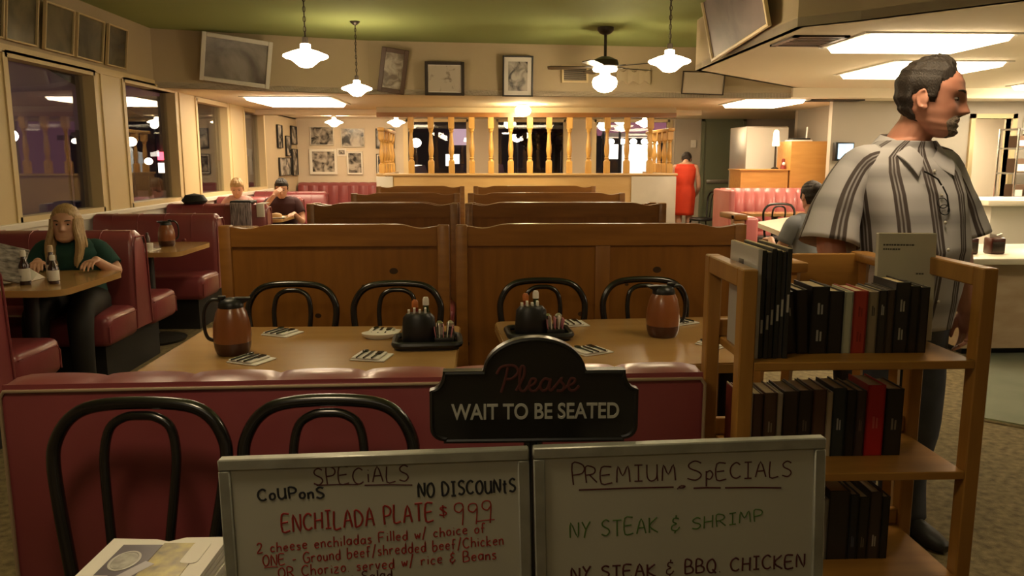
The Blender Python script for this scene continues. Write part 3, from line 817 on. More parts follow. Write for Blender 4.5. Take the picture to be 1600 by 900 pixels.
# ================================================================== pine settles
def scallop(x0, x1, z, dip=0.07, n=10):
    pts = []
    for i in range(n + 1):
        u = i / n
        pts.append((x0 + 0.20 * u, z - 0.015 * math.sin(PI * u) ** 2 * (1.4 - u) - 0.010 * (1 - u)))
    return pts + [(x0 + x1 - p[0], p[1]) for p in pts[::-1]]
def settle(label, x0, x1, y, side, stile=None, seat=True, group='knotty pine settles in the middle of the room'):
    """high pine bench back at y; its seat lies towards side*Y."""
    cx = (x0 + x1) / 2
    t = thing('pine_settle', label, 'settle', (cx, y, 0), group=group)
    w = (x1 - x0) / 2
    MB().box(-w + 0.05, w - 0.05, -0.012, 0.012, 0.05, 1.05).build('panel', 'pine', t, smooth=0)
    top = scallop(-w + 0.045, w - 0.045, 1.132)
    MB().prism([(-w + 0.045, 1.03)] + top + [(w - 0.045, 1.03)], -0.022, 0.022, 'y').build('crest_rail', 'pine_h', t, smooth=0.5)
    for s in (-1, 1):
        MB().box(s * w - 0.055 if s > 0 else -w, w if s > 0 else -w + 0.055, -0.03, 0.03, 0, 1.128, 0.006).build('post', 'pine_h', t)
    if stile is not None: MB().box(stile - 0.035, stile + 0.035, -0.02, 0.02, 0.1, 1.03, 0.004).build('stile', 'pine', t)
    MB().box(-w + 0.05, w - 0.05, -0.018, 0.018, 0.05, 0.16).build('bottom_rail', 'pine_h', t, smooth=0)
    if seat:
        a, c = sorted((side * 0.03, side * 0.47))
        MB().box(-w + 0.02, w - 0.02, a, c, 0.04, 0.36).build('seat_box', 'pine_h', t, smooth=0)
        MB().box(-w + 0.02, w - 0.02, a, c, 0.36, 0.46, 0.035, 3).build('seat_cushion', 'vinyl', t)
        a, c = sorted((side * 0.025, side * 0.09))
        MB().box(-w + 0.08, w - 0.08, a, c, 0.48, 0.95, 0.028, 3).build('back_cushion', 'vinyl', t)
    return t
settle('knotty pine settle back behind the left table, with scalloped ends', -1.215, -0.155, 3.75, 1)
settle('knotty pine settle back with a middle stile behind the right table', -0.125, 1.245, 3.75, 1, stile=0.007)
settle('pine settle, left column, second from the front', -1.21, -0.17, 5.6, -1)
settle('pine settle, right column, second from the front', -0.12, 1.29, 5.6, -1)
settle('pine settle, left column, back to back with the second', -1.19, -0.16, 5.7, 1)
settle('pine settle, right column, back to back with the second, pink cushion end showing', -0.1, 1.24, 5.7, 1)
settle('pine settle, left column, third seating row', -1.18, -0.2, 7.3, -1)
settle('pine settle, right column, third seating row', -0.13, 1.3, 7.3, -1)
settle('pine settle, left column, last row before the balustrade', -1.2, -0.2, 9.2, -1)
settle('pine settle, right column, last row before the balustrade', -0.1, 1.3, 9.2, -1)

# ================================================================== right-hand side
t = thing('rose_booth', 'rose pink channel-tufted booth with curved back below the wooden divider', 'booth bench', (3.82, 10.72, 0))
b = MB()
n = 72
rings = []
for i in range(n + 1):
    x = -0.58 + 1.3 * i / n
    k = 0.03 * abs(math.sin(PI * i / 8)) ** 0.6
    rings.append([(x, 0.2, 0.3), (x, -0.02 - k, 0.4), (x, -0.03 - k, 0.75), (x, 0.0 - k, 0.98), (x, 0.05 - k * 0.5, 1.03 + k * 0.5), (x, 0.14, 1.045), (x, 0.2, 1.02)])
b.loft(rings).build('backrest', 'vinyl_pink', t)
MB().box(-0.58, 0.72, -0.52, 0.0, 0.27, 0.47, 0.05, 3).build('seat', 'vinyl_pink', t)
b = MB()
for x in (-0.42, -0.1, 0.22, 0.54): b.ell((x, -0.06, 0.62), (0.03, 0.015, 0.03), 10, 6)
b.build('button', 'vinyl', t)
MB().box(-0.66, -0.58, -0.55, 0.2, 0.0, 1.04, 0.03, 3).build('end_panel', 'vinyl_pink', t)
MB().box(-0.56, 0.7, -0.42, 0.18, 0, 0.27).build('plinth', 'plinth', t, smooth=0)
t = thing('settle_arm', 'pine bench end with a rose cushion just beyond the right pine settle', 'bench', (2.32, 7.0, 0))
MB().box(-0.11, -0.01, -0.04, 0.04, 0, 0.95, 0.008).build('end_post', 'pine', t)
MB().box(-0.11, 0.01, -0.05, 0.4, 0.90, 0.95, 0.01).build('arm_rail', 'pine_h', t)
MB().box(-0.01, 0.12, -0.03, 0.4, 0.5, 0.925, 0.03, 3).build('back_cushion', 'vinyl_pink', t)
MB().box(-0.01, 0.4, -0.03, 0.4, 0.28, 0.47, 0.04, 3).build('seat', 'vinyl_pink', t)
MB().box(-0.06, 0.36, 0.0, 0.38, 0, 0.28).build('plinth', 'plinth', t, smooth=0)
t = four_top('pale wooden table in front of the rose booth', -0.4, 0.45, -0.2, 0.2, (3.78, 10.22, 0), 0, (0.0,))
t = thing('white_counter', 'white laminate counter with an angled corner behind the standing man', 'counter', (0, 0, 0))
MB().prism([(2.76, 6.94), (3.0, 8.68), (3.85, 9.65), (4.3, 9.4), (3.6, 8.3), (3.45, 6.94)], 0.70, 0.75, 'z').build('countertop', 'white_top', t, smooth=0)
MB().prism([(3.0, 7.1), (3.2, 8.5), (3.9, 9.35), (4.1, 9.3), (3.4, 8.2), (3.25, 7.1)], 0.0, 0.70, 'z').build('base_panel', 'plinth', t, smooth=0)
MB().box(2.80, 2.98, 7.0, 7.06, 0, 0.70).build('leg', 'white_top', t, smooth=0)

t = thing('wooden_divider', 'stepped maple divider panel behind the rose booth', 'divider', (4.2, 11.0, 0))
MB().box(-0.64, 0.02, 0, 0.5, 0, 1.28).build('low_panel', 'divider', t, smooth=0)
MB().box(0.04, 0.63, -0.02, 0.5, 0, 1.675).build('tall_panel', 'divider', t, smooth=0)
MB().box(-0.66, 0.04, -0.02, 0.52, 1.28, 1.295).build('cap', 'divider', t, smooth=0)
t = thing('fridge', 'white steel refrigerator standing behind the maple divider', 'refrigerator', (4.26, 12.3, 0))
MB().box(-0.30, 0.32, -0.27, 0.55, 0.05, 1.92, 0.012).build('cabinet', 'steel', t)
MB().box(-0.31, 0.32, -0.30, -0.27, 0.1, 1.90, 0.008).build('door', 'white', t)
MB().box(-0.29, 0.31, -0.25, 0.5, 0, 0.05).build('plinth', 'plinth', t, smooth=0)
MB().tube([(0.25, -0.30, 1.0), (0.25, -0.34, 1.02), (0.25, -0.34, 1.35), (0.25, -0.30, 1.37)], 0.01, 8).build('handle', 'chrome', t)
t = thing('table_lamp', 'small lit table lamp with a tall white shade on the maple divider', 'lamp', (4.12, 11.25, 1.295))
MB().lathe([(0, 0), (0.05, 0), (0.05, 0.015), (0.015, 0.03), (0.012, 0.35), (0, 0.36)], 14).build('base', 'bronze', t)
MB().lathe([(0.0, 0.32), (0.048, 0.32), (0.05, 0.34), (0.035, 0.52), (0.02, 0.54), (0, 0.54)], 18).build('lamp_shade', emit('lamp_shade_glow', (1, 0.85, 0.5), 2.5), t)
t = thing('figurine', 'small dark red figurine at the foot of the lit table lamp', 'ornament', (4.19, 11.12, 1.295))
MB().lathe([(0, 0), (0.04, 0), (0.035, 0.05), (0.02, 0.09), (0.025, 0.11), (0.02, 0.14), (0, 0.15)], 14).build('body', mat('red_glaze', (0.18, 0.02, 0.015), 0.3), t)
MB().ell((0, -0.02, 0.07), (0.022, 0.02, 0.03), 10, 6).build('face_patch', 'paper', t)
t = thing('serving_tray', 'dark tray and papers lying on the tall maple divider panel', 'tray', (4.45, 11.2, 1.676))
MB().box(-0.18, 0.12, -0.12, 0.12, 0.0, 0.02, 0.006).build('paper_stack', 'paper', t)
MB().box(-0.15, 0.10, -0.1, 0.1, 0.02, 0.045, 0.008).build('tray', 'black', t)
MB().tube([(0.08, 0, 0.04), (0.085, 0, 0.2)], 0.012, 8).build('marker_stick', 'paper', t)
t = thing('order_screen', 'small glowing blue order screen on the grey wall beside the man', 'screen', (4.74, 10.43, 1.53), rz=R(8))
MB().box(-0.15, 0.12, -0.02, 0.05, -0.12, 0.12, 0.01).build('housing', 'black', t)
MB().box(-0.115, 0.10, -0.024, -0.02, -0.095, 0.10).build('screen', emit('screen_glow', (0.08, 0.50, 0.9), 0.75), t, smooth=0)
MB().box(0.0, 0.085, -0.027, -0.024, -0.05, 0.08).build('window_box', emit('screen_white', (0.7, 0.9, 1.0), 0.8), t, smooth=0)

# lunch counter at the right edge
t = thing('lunch_counter', 'lunch counter with marbled front and pale top at the right edge', 'counter', (0, 0, 0))
MB().box(3.5, 8.2, 5.6, 6.3, 0.06, 0.70).build('front_panel', 'marble', t, smooth=0)
MB().box(3.4, 8.3, 5.42, 6.4, 0.70, 0.745, 0.012).build('countertop', 'white_top', t)
MB().box(3.56, 8.2, 5.68, 6.25, 0.0, 0.06).build('plinth', 'plinth', t, smooth=0)
for x, lab in ((3.56, 'metal napkin dispenser on the lunch counter, next to the man'), (3.76, 'metal napkin dispenser on the lunch counter, at the right edge')):
    t = thing('napkin_dispenser', lab, 'napkin dispenser', (x, 5.72, 0.745), group='napkin dispensers on the lunch counter')
    MB().box(-0.055, 0.055, -0.05, 0.05, 0, 0.12, 0.012).build('case', mat('dark_red_brown', (0.08, 0.02, 0.012), 0.3, coat=0.3), t)
    MB().box(-0.045, 0.045, -0.056, -0.05, 0.02, 0.09, 0.004).build('face_plate', 'bronze', t)
    MB().prism([(-0.045, 0.11), (0.045, 0.11), (0.05, 0.15), (0.01, 0.135), (-0.05, 0.155)], -0.01, 0.01, 'y').build('napkins', 'paper', t)
t = thing('menu_card', 'green printed menu card standing on the lunch counter', 'menu card', (3.62, 5.95, 0.745), rz=R(15))
MB().box(-0.06, 0.06, -0.004, 0.004, 0.0, 0.24).build('card', mat('green_print', (0.33, 0.48, 0.28), 0.6, var=(0.62, 0.62, 0.5), vscale=40), t, smooth=0)
MB().box(-0.06, 0.06, -0.03, 0.03, 0.0, 0.012, 0.004).build('foot', 'white', t)
# kitchen pass and racks
t = thing('kitchen_pass', 'white kitchen worktop in the bright area behind the lunch counter', 'worktop', (0, 0, 0))
MB().box(5.35, 9.5, 8.3, 9.2, 0.94, 1.0, 0.01).build('worktop', 'white_top', t)
MB().box(5.45, 9.4, 8.4, 9.1, 0.0, 0.94).build('base', 'white', t, smooth=0)
t = thing('storage_rack', 'bright kitchen rack stacked with cartons and cups at the far right', 'rack', (6.75, 9.7, 0))
for x in (-0.32, 0.32):
    for y in (-0.18, 0.18): MB().tube([(x, y, 0), (x, y, 1.8)], 0.014, 8).build('upright', 'chrome', t)
for z in (0.5, 0.95, 1.25, 1.55, 1.78): MB().box(-0.33, 0.33, -0.19, 0.19, z, z + 0.02).build('shelf', 'steel', t, smooth=0)
cm = [mat('carton_brown', (0.12, 0.065, 0.035), 0.7), mat('carton_red', (0.25, 0.06, 0.03), 0.6), mat('carton_cream', (0.55, 0.45, 0.3), 0.7), mat('carton_dark', (0.03, 0.025, 0.02), 0.6)]
k = 0
places = ['left end', 'second place', 'third place', 'right end']
lv = {0.97: 'lower middle shelf', 1.27: 'upper middle shelf', 1.57: 'top loaded shelf'}
for z in (0.97, 1.27, 1.57):
    for q in range(4):
        x = 6.50 + q * 0.165
        hgt = 0.14 + 0.06 * random.random()
        c = thing('carton', 'small carton on the %s of the kitchen rack, %s' % (lv[z], places[q]), 'carton', (x, 9.62, z), group='cartons on the kitchen rack')
        MB().box(-0.065, 0.065, -0.09, 0.09, 0, hgt, 0.004, 1).build('box', cm[(k * 3 + q) % 4], c)
        MB().box(-0.045, 0.045, -0.092, -0.09, 0.02, hgt * 0.6).build('label_patch', 'paper', c, smooth=0)
        k += 1
t = thing('coffee_brewer', 'dark coffee brewer on the bright kitchen worktop', 'coffee machine', (6.35, 8.6, 1.0))
MB().box(-0.16, 0.16, -0.08, 0.2, 0, 0.42, 0.02).build('tower', 'black', t)
MB().box(-0.17, 0.17, -0.25, 0.1, 0.30, 0.44, 0.02).build('brew_head', 'black', t)
MB().box(-0.16, 0.16, -0.25, 0.1, 0.0, 0.04, 0.01).build('hot_plate', 'steel', t)
MB().lathe([(0, 0.04), (0.08, 0.045), (0.09, 0.10), (0.06, 0.18), (0.065, 0.2), (0, 0.2)], 18, c=(0, -0.13, 0)).build('carafe', 'jug_dark', t)
picture('small framed notice on the grey wall right of the kitchen doorway', (7.2, 10.47, 1.86), 0.16, 0.24, 0, 0, 0, 'white', 0.02, 0.03, mat('notice_grey', (0.35, 0.33, 0.3), 0.6))

# wooden high chair behind the bookshelf
t = thing('high_chair', 'plain wooden high chair standing right behind the bookshelf', 'high chair', (1.1, 2.36, 0))
for sx in (-0.17, 0.15):
    for sy in (-0.03, 0.20): MB().tube([(sx * 1.15, sy * 1.1, 0), (sx, sy, 1.10)], 0.018, 4).build('leg', 'shelf_wood', t, smooth=0)
for sx in (-0.17, 0.15): MB().box(sx - 0.03, sx + 0.03, -0.06, 0.24, 1.10, 1.13, 0.006).build('arm', 'shelf_wood', t)
MB().box(-0.13, 0.17, 0.2, 0.225, 0.98, 1.125, 0.005).build('back_rail', 'shelf_wood', t)
MB().box(-0.17, 0.15, -0.03, 0.22, 0.52, 0.55, 0.006).build('seat', 'shelf_wood', t)
MB().box(-0.17, 0.15, -0.045, -0.025, 0.80, 0.84, 0.005).build('front_bar', 'shelf_wood', t)
MB().box(-0.19, 0.18, -0.06, -0.04, 0.25, 0.29, 0.005).build('foot_bar', 'shelf_wood', t)

# ================================================================== things on the tables
TZ = 0.75
def jug(label, loc, rz):
    t = thing('coffee_jug', label, 'jug', loc, rz=rz, group='brown insulated jugs')
    MB().lathe([(0.0, 0.05), (0.083, 0.05), (0.087, 0.08), (0.083, 0.13), (0.07, 0.18), (0.056, 0.205), (0.0, 0.205)], 32).build('body', 'jug', t)
    MB().lathe([(0.0, 0.0), (0.068, 0.0), (0.076, 0.01), (0.083, 0.035), (0.085, 0.055), (0.0, 0.06)], 32).build('base_band', 'jug_dark', t)
    b = MB().lathe([(0.0, 0.200), (0.058, 0.200), (0.058, 0.215), (0.048, 0.232), (0.03, 0.24), (0.0, 0.242)], 28)
    b.prism([(-0.03, 0.205), (-0.085, 0.232), (-0.088, 0.24), (-0.02, 0.242)], -0.022, 0.022, 'y')
    b.build('lid', 'black', t)
    MB().tube(spline([(0.045, 0, 0.232), (0.085, 0, 0.235), (0.115, 0, 0.20), (0.122, 0, 0.14), (0.112, 0, 0.08), (0.082, 0, 0.062)], 5), 0.010, 10, flat=0.8).build('handle', 'black', t)
    MB().box(0.02, 0.055, -0.014, 0.014, 0.238, 0.252, 0.004).build('thumb_lever', 'black', t)
    t.scale = (0.75, 0.75, 0.83)
    return t
jug('brown insulated jug at the left end of the left table', (-0.885, 2.80, TZ), R(195))
jug('brown insulated jug on the right table in front of the hooped chair', (0.70, 3.03, TZ), R(8))
jug('brown insulated jug on the booth table by the second window', (-2.50, 6.42, TZ), R(30))

def napkin(label, loc, rz, group='rolled napkins with cutlery on the set tables'):
    t = thing('napkin_setting', label, 'napkin', (loc[0], loc[1], TZ), rz=rz, group=group)
    b = MB()
    b.box(-0.062, 0.062, -0.055, 0.055, 0, 0.005, 0.002, 1); b.box(-0.058, 0.040, -0.05, 0.05, 0.005, 0.012, 0.003, 1)
    b.build('napkin', 'paper', t)
    f = MB().tube([(0.02, -0.06, 0.015), (0.02, 0.0, 0.015)], 0.0035, 6)
    f.box(0.010, 0.030, 0.0, 0.02, 0.012, 0.016, 0.002, 1)
    for k in range(4): f.box(0.0105 + k * 0.0055, 0.013 + k * 0.0055, 0.02, 0.042, 0.012, 0.016)
    f.build('fork', 'black_metal', t)
    MB().prism([(-0.012, -0.06), (-0.006, -0.06), (-0.003, 0.0), (-0.005, 0.045), (-0.013, 0.03), (-0.012, 0.0)], 0.012, 0.016, 'z').build('knife', 'black_metal', t)
    k = MB(); k.tube([(-0.034, -0.06, 0.015), (-0.034, 0.02, 0.015)], 0.003, 6); k.ell((-0.034, 0.032, 0.016), (0.011, 0.018, 0.004), 10, 6)
    k.build('spoon', 'black_metal', t)
napkin('napkin with cutlery on the far side of the left table, beside the brown jug', (-0.79, 3.12), R(-25))
napkin('napkin with cutlery on the far side of the left table, near the condiment tray', (-0.395, 3.12), R(-5))
napkin('napkin with cutlery on the near side of the left table, below the brown jug', (-0.79, 2.69), R(-25))
napkin('napkin with cutlery on the near side of the left table, left of the condiment tray', (-0.385, 2.72), R(-12))
napkin('napkin with cutlery on the far side of the right table, left of its brown jug', (0.37, 3.26), R(12))
napkin('napkin with cutlery on the right table, just beside the round top of the sign', (0.385, 2.78), R(28))
napkin('napkin with cutlery on the far side of the right table, right of its brown jug', (0.83, 3.28), R(30))
napkin('napkin with cutlery on the right table, next to the bookshelf post', (0.87, 2.88), R(40))
d = MB().lathe([(0, 0), (0.045, 0), (0.06, 0.012), (0.062, 0.02), (0.05, 0.016), (0, 0.008)], 20, sx=1.1, sy=0.7).build('butter_dish', 'white', None, loc=(-0.40, 3.035, TZ))
tag(d, 'small white oval dish on the left table below the far napkin', 'dish')

def condiments(tag_side, cx, cy, rz):
    T = 'on the %s table' % tag_side
    G = 'condiment tray set ' + T
    t = thing('condiment_tray', 'black plastic condiment tray ' + T, 'tray', (cx, cy, TZ), rz=rz)
    MB().prism(rounded_rect(-0.115, 0.115, -0.085, 0.085, 0.03), 0, 0.008, 'z').build('base', 'black', t)
    ring = [(x, y, 0.02) for x, y in rounded_rect(-0.118, 0.118, -0.088, 0.088, 0.032)]
    rb = MB().tube(ring, 0.012, 8, closed=True)
    rb.build('rim', 'black', t)
    m = Matrix.Translation((cx, cy, TZ)) @ Matrix.Rotation(rz, 4, 'Z')
    def at(x, y): return tuple(m @ Vector((x, y, 0.009)))
    h = thing('menu_holder', 'rounded black menu holder in the condiment tray ' + T, 'holder', at(-0.03, -0.01), rz=rz)
    MB().lathe([(0, 0), (0.062, 0), (0.064, 0.03), (0.058, 0.10), (0.045, 0.115), (0, 0.118)], 24, sy=0.65).build('shell', 'black', h)
    b = MB()
    for k in range(4): b.box(-0.04 + 0.02 * k, -0.032 + 0.02 * k, -0.012, 0.012, 0.11, 0.128 + 0.006 * (k % 2))
    b.build('cards', 'paper', h, smooth=0)
    for dx, dy, cap, body, hh, lab in ((-0.045, 0.045, mat('orange_cap', (0.45, 0.13, 0.03), 0.4), mat('red_sauce', (0.16, 0.02, 0.01), 0.15, coat=0.5), 0.155, 'orange-capped sauce bottle'), (-0.005, 0.045, 'paper', mat('dark_green_glass', (0.015, 0.035, 0.012), 0.12, coat=0.5), 0.165, 'pale-capped dark green sauce bottle')):
        o = thing('sauce_bottle', lab + ' in the condiment tray ' + T, 'bottle', at(dx, dy), group=G)
        MB().lathe([(0, 0), (0.02, 0), (0.021, 0.01), (0.021, hh * 0.58), (0.012, hh * 0.72), (0.009, hh * 0.84), (0, hh * 0.85)], 18).build('glass_body', body, o)
        MB().lathe([(0, hh * 0.82), (0.012, hh * 0.82), (0.012, hh * 0.95), (0.008, hh), (0, hh)], 14).build('cap', cap, o)
        MB().lathe([(0.0212, hh * 0.15), (0.0215, hh * 0.16), (0.0215, hh * 0.5), (0.0212, hh * 0.51)], 18).build('paper_label', 'paper', o)
    o = thing('sugar_caddy', 'sugar caddy with pink and white packets in the tray ' + T, 'sugar holder', at(0.06, -0.025), rz=rz)
    b = MB(); b.box(-0.035, 0.035, -0.03, 0.03, 0, 0.03, 0.005); b.build('box', 'black', o)
    pk = mat('pink_packet', (0.55, 0.2, 0.26), 0.6)
    for k in range(5):
        mm = Matrix.Rotation(R(-8 + 5 * k), 4, 'Y')
        MB().box(-0.026 + 0.011 * k, -0.0235 + 0.011 * k, -0.024, 0.024, 0.015, 0.072 + 0.006 * (k % 2), m=mm).build('packet', pk if k % 2 == 0 else 'paper', o, smooth=0)
    for k, (dx, mm, lab) in enumerate(((0.045, 'chrome', 'glass salt shaker'), (0.085, 'steel', 'glass pepper shaker'))):
        o = thing('shaker', lab + ' with metal top in the condiment tray ' + T, 'shaker', at(dx, 0.045), group=G)
        MB().lathe([(0, 0), (0.017, 0), (0.018, 0.01), (0.013, 0.055), (0, 0.056)], 12).build('glass_body', mat('shaker_glass', (0.35, 0.3, 0.26) if k == 0 else (0.06, 0.05, 0.045), 0.15, coat=0.5), o)
        MB().lathe([(0, 0.054), (0.0145, 0.054), (0.014, 0.066), (0.006, 0.074), (0, 0.075)], 12).build('cap', mm, o)
condiments('left', -0.205, 2.90, R(3))
condiments('right', 0.215, 3.03, R(4))

# booth table in front of the woman
SG = 'sauce bottles on the table by the woman'
for x, y, hh, cap, lab in ((-2.51, 4.44, 0.19, 'paper', 'dark sauce bottle with white cap, nearest on the table by the woman in teal'), (-2.42, 4.55, 0.205, mat('cream_cap', (0.6, 0.45, 0.3), 0.5), 'tallest dark sauce bottle with cream cap, by the woman in teal'), (-2.37, 4.47, 0.16, 'paper', 'small dark bottle with large pale label, right of the other two')):
    o = thing('sauce_bottle', lab, 'bottle', (x, y, TZ), group=SG)
    MB().lathe([(0, 0), (0.027, 0), (0.028, 0.01), (0.028, hh * 0.55), (0.014, hh * 0.72), (0.011, hh * 0.84), (0, hh * 0.85)], 18).build('glass_body', mat('brown_sauce_glass', (0.03, 0.008, 0.006), 0.12, coat=0.5), o)
    MB().lathe([(0, hh * 0.82), (0.015, hh * 0.82), (0.015, hh * 0.95), (0.012, hh), (0, hh)], 14).build('cap', cap, o)
    MB().lathe([(0.0282, hh * 0.12), (0.0287, hh * 0.13), (0.0287, hh * 0.47), (0.0282, hh * 0.48)], 18).build('paper_label', 'paper', o)
o = thing('paper_napkin', 'crumpled white napkin and plate edge beside the sauce bottles of the left booth', 'napkin', (-2.66, 4.62, TZ))
b = MB(); b.loft([[(x, -0.07 + 0.01 * math.sin(x * 60), 0.002), (x, 0.0, 0.05 + 0.03 * math.sin(x * 31)), (x, 0.08, 0.002)] for x in [-0.12 + 0.03 * k for k in range(9)]])
b.build('cloth', 'paper', o)
MB().lathe([(0, 0), (0.06, 0), (0.10, 0.012), (0.095, 0.016), (0.05, 0.006), (0, 0.006)], 24, c=(-0.02, -0.16, 0)).build('plate', 'white', o)
# second booth table
o = thing('condiment_tray', 'dark condiment cluster on a white placemat by the second window jug', 'tray', (-2.60, 6.12, TZ))
MB().box(-0.16, 0.13, -0.12, 0.10, 0, 0.006).build('placemat', 'paper', o, smooth=0)
MB().box(-0.08, 0.04, -0.05, 0.05, 0.006, 0.10, 0.02).build('napkin_box', 'black', o)
for x, y in ((0.02, -0.06), (-0.06, 0.065), (0.06, 0.03)): MB().lathe([(0, 0.006), (0.02, 0.006), (0.02, 0.09), (0.01, 0.115), (0.01, 0.13), (0, 0.13)], 12, c=(x, y, 0)).build('bottle', 'jug_dark', o)
MB().lathe([(0, 0.006), (0.03, 0.006), (0.032, 0.06), (0, 0.062)], 12, c=(0.1, -0.05, 0)).build('cup', 'white', o)
o = thing('food_plate', 'plate of food on the table before the man eating', 'plate', (-2.42, 9.45, TZ))
MB().lathe([(0, 0), (0.08, 0), (0.13, 0.014), (0.125, 0.018), (0.07, 0.006), (0, 0.006)], 24).build('plate', 'white', o)
b = MB(); b.ell((0.02, 0.0, 0.03), (0.07, 0.06, 0.035), 12, 6); b.ell((-0.05, 0.03, 0.03), (0.04, 0.04, 0.03), 10, 6)
b.build('food', mat('golden_food', (0.5, 0.3, 0.12), 0.7), o)
# things lying on the far booth back
o = thing('striped_bag', 'black and white striped bag hanging over the fourth booth back', 'bag', (-2.58, 8.85, 0.955))
MB().box(-0.13, 0.10, -0.14, -0.10, -0.26, 0.02, 0.02, 3).build('front_flap', mat('striped_cloth', (0.02, 0.018, 0.022), 0.8, var=(0.5, 0.42, 0.45), vscale=22, vstretch=(4, 1, 0.4)), o)
MB().box(-0.13, 0.10, -0.13, 0.12, 0.0, 0.035, 0.015, 3).build('top_fold', 'plinth', o)
o = thing('white_papers', 'white sheet of paper folded over the fourth booth back', 'paper', (-2.40, 8.85, 0.957))
MB().box(-0.02, 0.18 - 0.12, -0.15, -0.125, -0.14, 0.004, 0.003).build('hanging_sheet', 'paper', o)
MB().box(-0.02, 0.06, -0.135, 0.1, 0.0, 0.006).build('top_sheet', 'paper', o, smooth=0)
o = tag(MB().lathe([(0, 0), (0.08, 0), (0.10, 0.03), (0.07, 0.09), (0, 0.11)], 16, sx=1.4).build('dark_cap', 'plinth', None, loc=(-3.12, 8.85, 0.957)), 'dark cap lying on the fourth booth back near the window', 'cap')

# ================================================================== bookshelf
SX0, SX1, SY0, SY1 = 0.585, 1.175, 1.76, 2.07
t = thing('bookshelf', 'oak bookshelf with open slatted sides at the right, full of books', 'bookshelf', (0, 0, 0))
for x0 in (SX0, SX1 - 0.036):
    f = MB()
    f.box(x0, x0 + 0.036, SY0, SY0 + 0.04, 0, 1.185, 0.003, 1); f.box(x0, x0 + 0.036, SY1 - 0.04, SY1, 0, 1.185, 0.003, 1)
    f.box(x0, x0 + 0.036, SY0 + 0.04, SY1 - 0.04, 1.14, 1.185, 0.003, 1); f.box(x0, x0 + 0.036, SY0 + 0.04, SY1 - 0.04, 0.06, 0.12, 0.003, 1)
    f.build('side_frame', 'post_wood', t, smooth=0.5)
SH = (0.97, 0.70, 0.435)
for z in SH + (0.15,):
    MB().box(SX0 + 0.036, SX1 - 0.036, SY0 + 0.0, SY1 - 0.01, z - 0.02, z, 0.002, 1).build('shelf', 'shelf_wood', t, smooth=0.5)
    MB().box(SX0 + 0.036, SX1 - 0.036, SY1 - 0.03, SY1 - 0.012, z + 0.0, z + 0.045, 0.002, 1).build('back_rail', 'shelf_wood', t, smooth=0.5)

book_mats = {}
def bcol(c):
    if c not in book_mats: book_mats[c] = mat('book_cover_%d' % len(book_mats), c, 0.38, coat=0.15)
    return book_mats[c]
page = mat('book_pages', (0.55, 0.43, 0.25), 0.9, var=(0.45, 0.34, 0.19), vscale=60, vstretch=(8, 0.3, 0.3))
def book(label, x, w, h, d, y, z, col, lean=0.0, cat='book', name='book', grp=None, mark=None, bands=(0.7,)):
    t = thing(name, label, cat, (x, y, z), rot=(0, lean, 0), group=grp)
    c = MB()
    th = min(0.0025, w * 0.15)
    c.box(0, w, 0, th * 1.3, 0, h, 0.0012, 1); c.box(0, th, 0, d, 0, h); c.box(w - th, w, 0, d, 0, h)
    c.build('cover', bcol(col), t, smooth=0)
    MB().box(th, w - th, th, d - 0.004, 0.002, h - 0.004).build('pages', page, t, smooth=0)
    if mark:
        for bz in bands:
            for sx in ((0.36, 0.48), (0.56, 0.66)):
                MB().box(w * sx[0], w * sx[1], -0.0006, 0.001, h * bz - h * 0.11, h * bz + h * 0.10 - sx[0] * 0.02).build('spine_print', bcol(mark), t, smooth=0)
    return t
DK = (0.012, 0.011, 0.011)
px2x = lambda px, Y=1.84: (px - 753) / 1250 * Y * 1.003
G1 = 'books on the top shelf'
# tall magazines at the left end
k = 0
for i in range(7):
    x = SX0 + 0.045 + i * 0.0115
    col = (0.46, 0.43, 0.40) if i == 0 else [(0.02, 0.02, 0.02), (0.012, 0.014, 0.013), (0.03, 0.03, 0.032)][i % 3]
    t = thing('magazine', 'tall magazine at the left end of the top shelf, %s' % ('white-covered, outermost' if i == 0 else ['', 'right behind the white cover', 'third from the left', 'fourth from the left', 'fifth from the left', 'second from the right', 'rightmost of its bundle'][i]), 'magazine', (x, 1.795 + 0.004 * (i % 2), SH[0]), group='tall magazines on the top shelf')
    MB().box(0, 0.0105, 0, 0.205, 0, 0.258 - 0.004 * (i % 3), 0.001, 1).build('cover', bcol(col), t, smooth=0)
    MB().box(0.0015, 0.009, 0.003, 0.203, 0.002, 0.259 - 0.004 * (i % 3)).build('pages', page, t, smooth=0)
    b = MB(); b.box(0.003, 0.008, -0.0008, 0.001, 0.05 + 0.01 * i, 0.08 + 0.012 * i); b.build('spine_print', bcol((0.4, 0.38, 0.34)), t, smooth=0)
    if i == 0:
        bb = MB()
        rr = [(-0.0008, 0.05 + 0.018 * math.cos(2 * PI * q / 20), 0.185 + 0.022 * math.sin(2 * PI * q / 20)) for q in range(20)]
        bb.tube(rr, 0.0025, 5, closed=True); bb.box(-0.001, 0.0005, 0.10, 0.135, 0.20, 0.222, 0.004)
        bb.build('cover_print', bcol((0.06, 0.055, 0.05)), t)
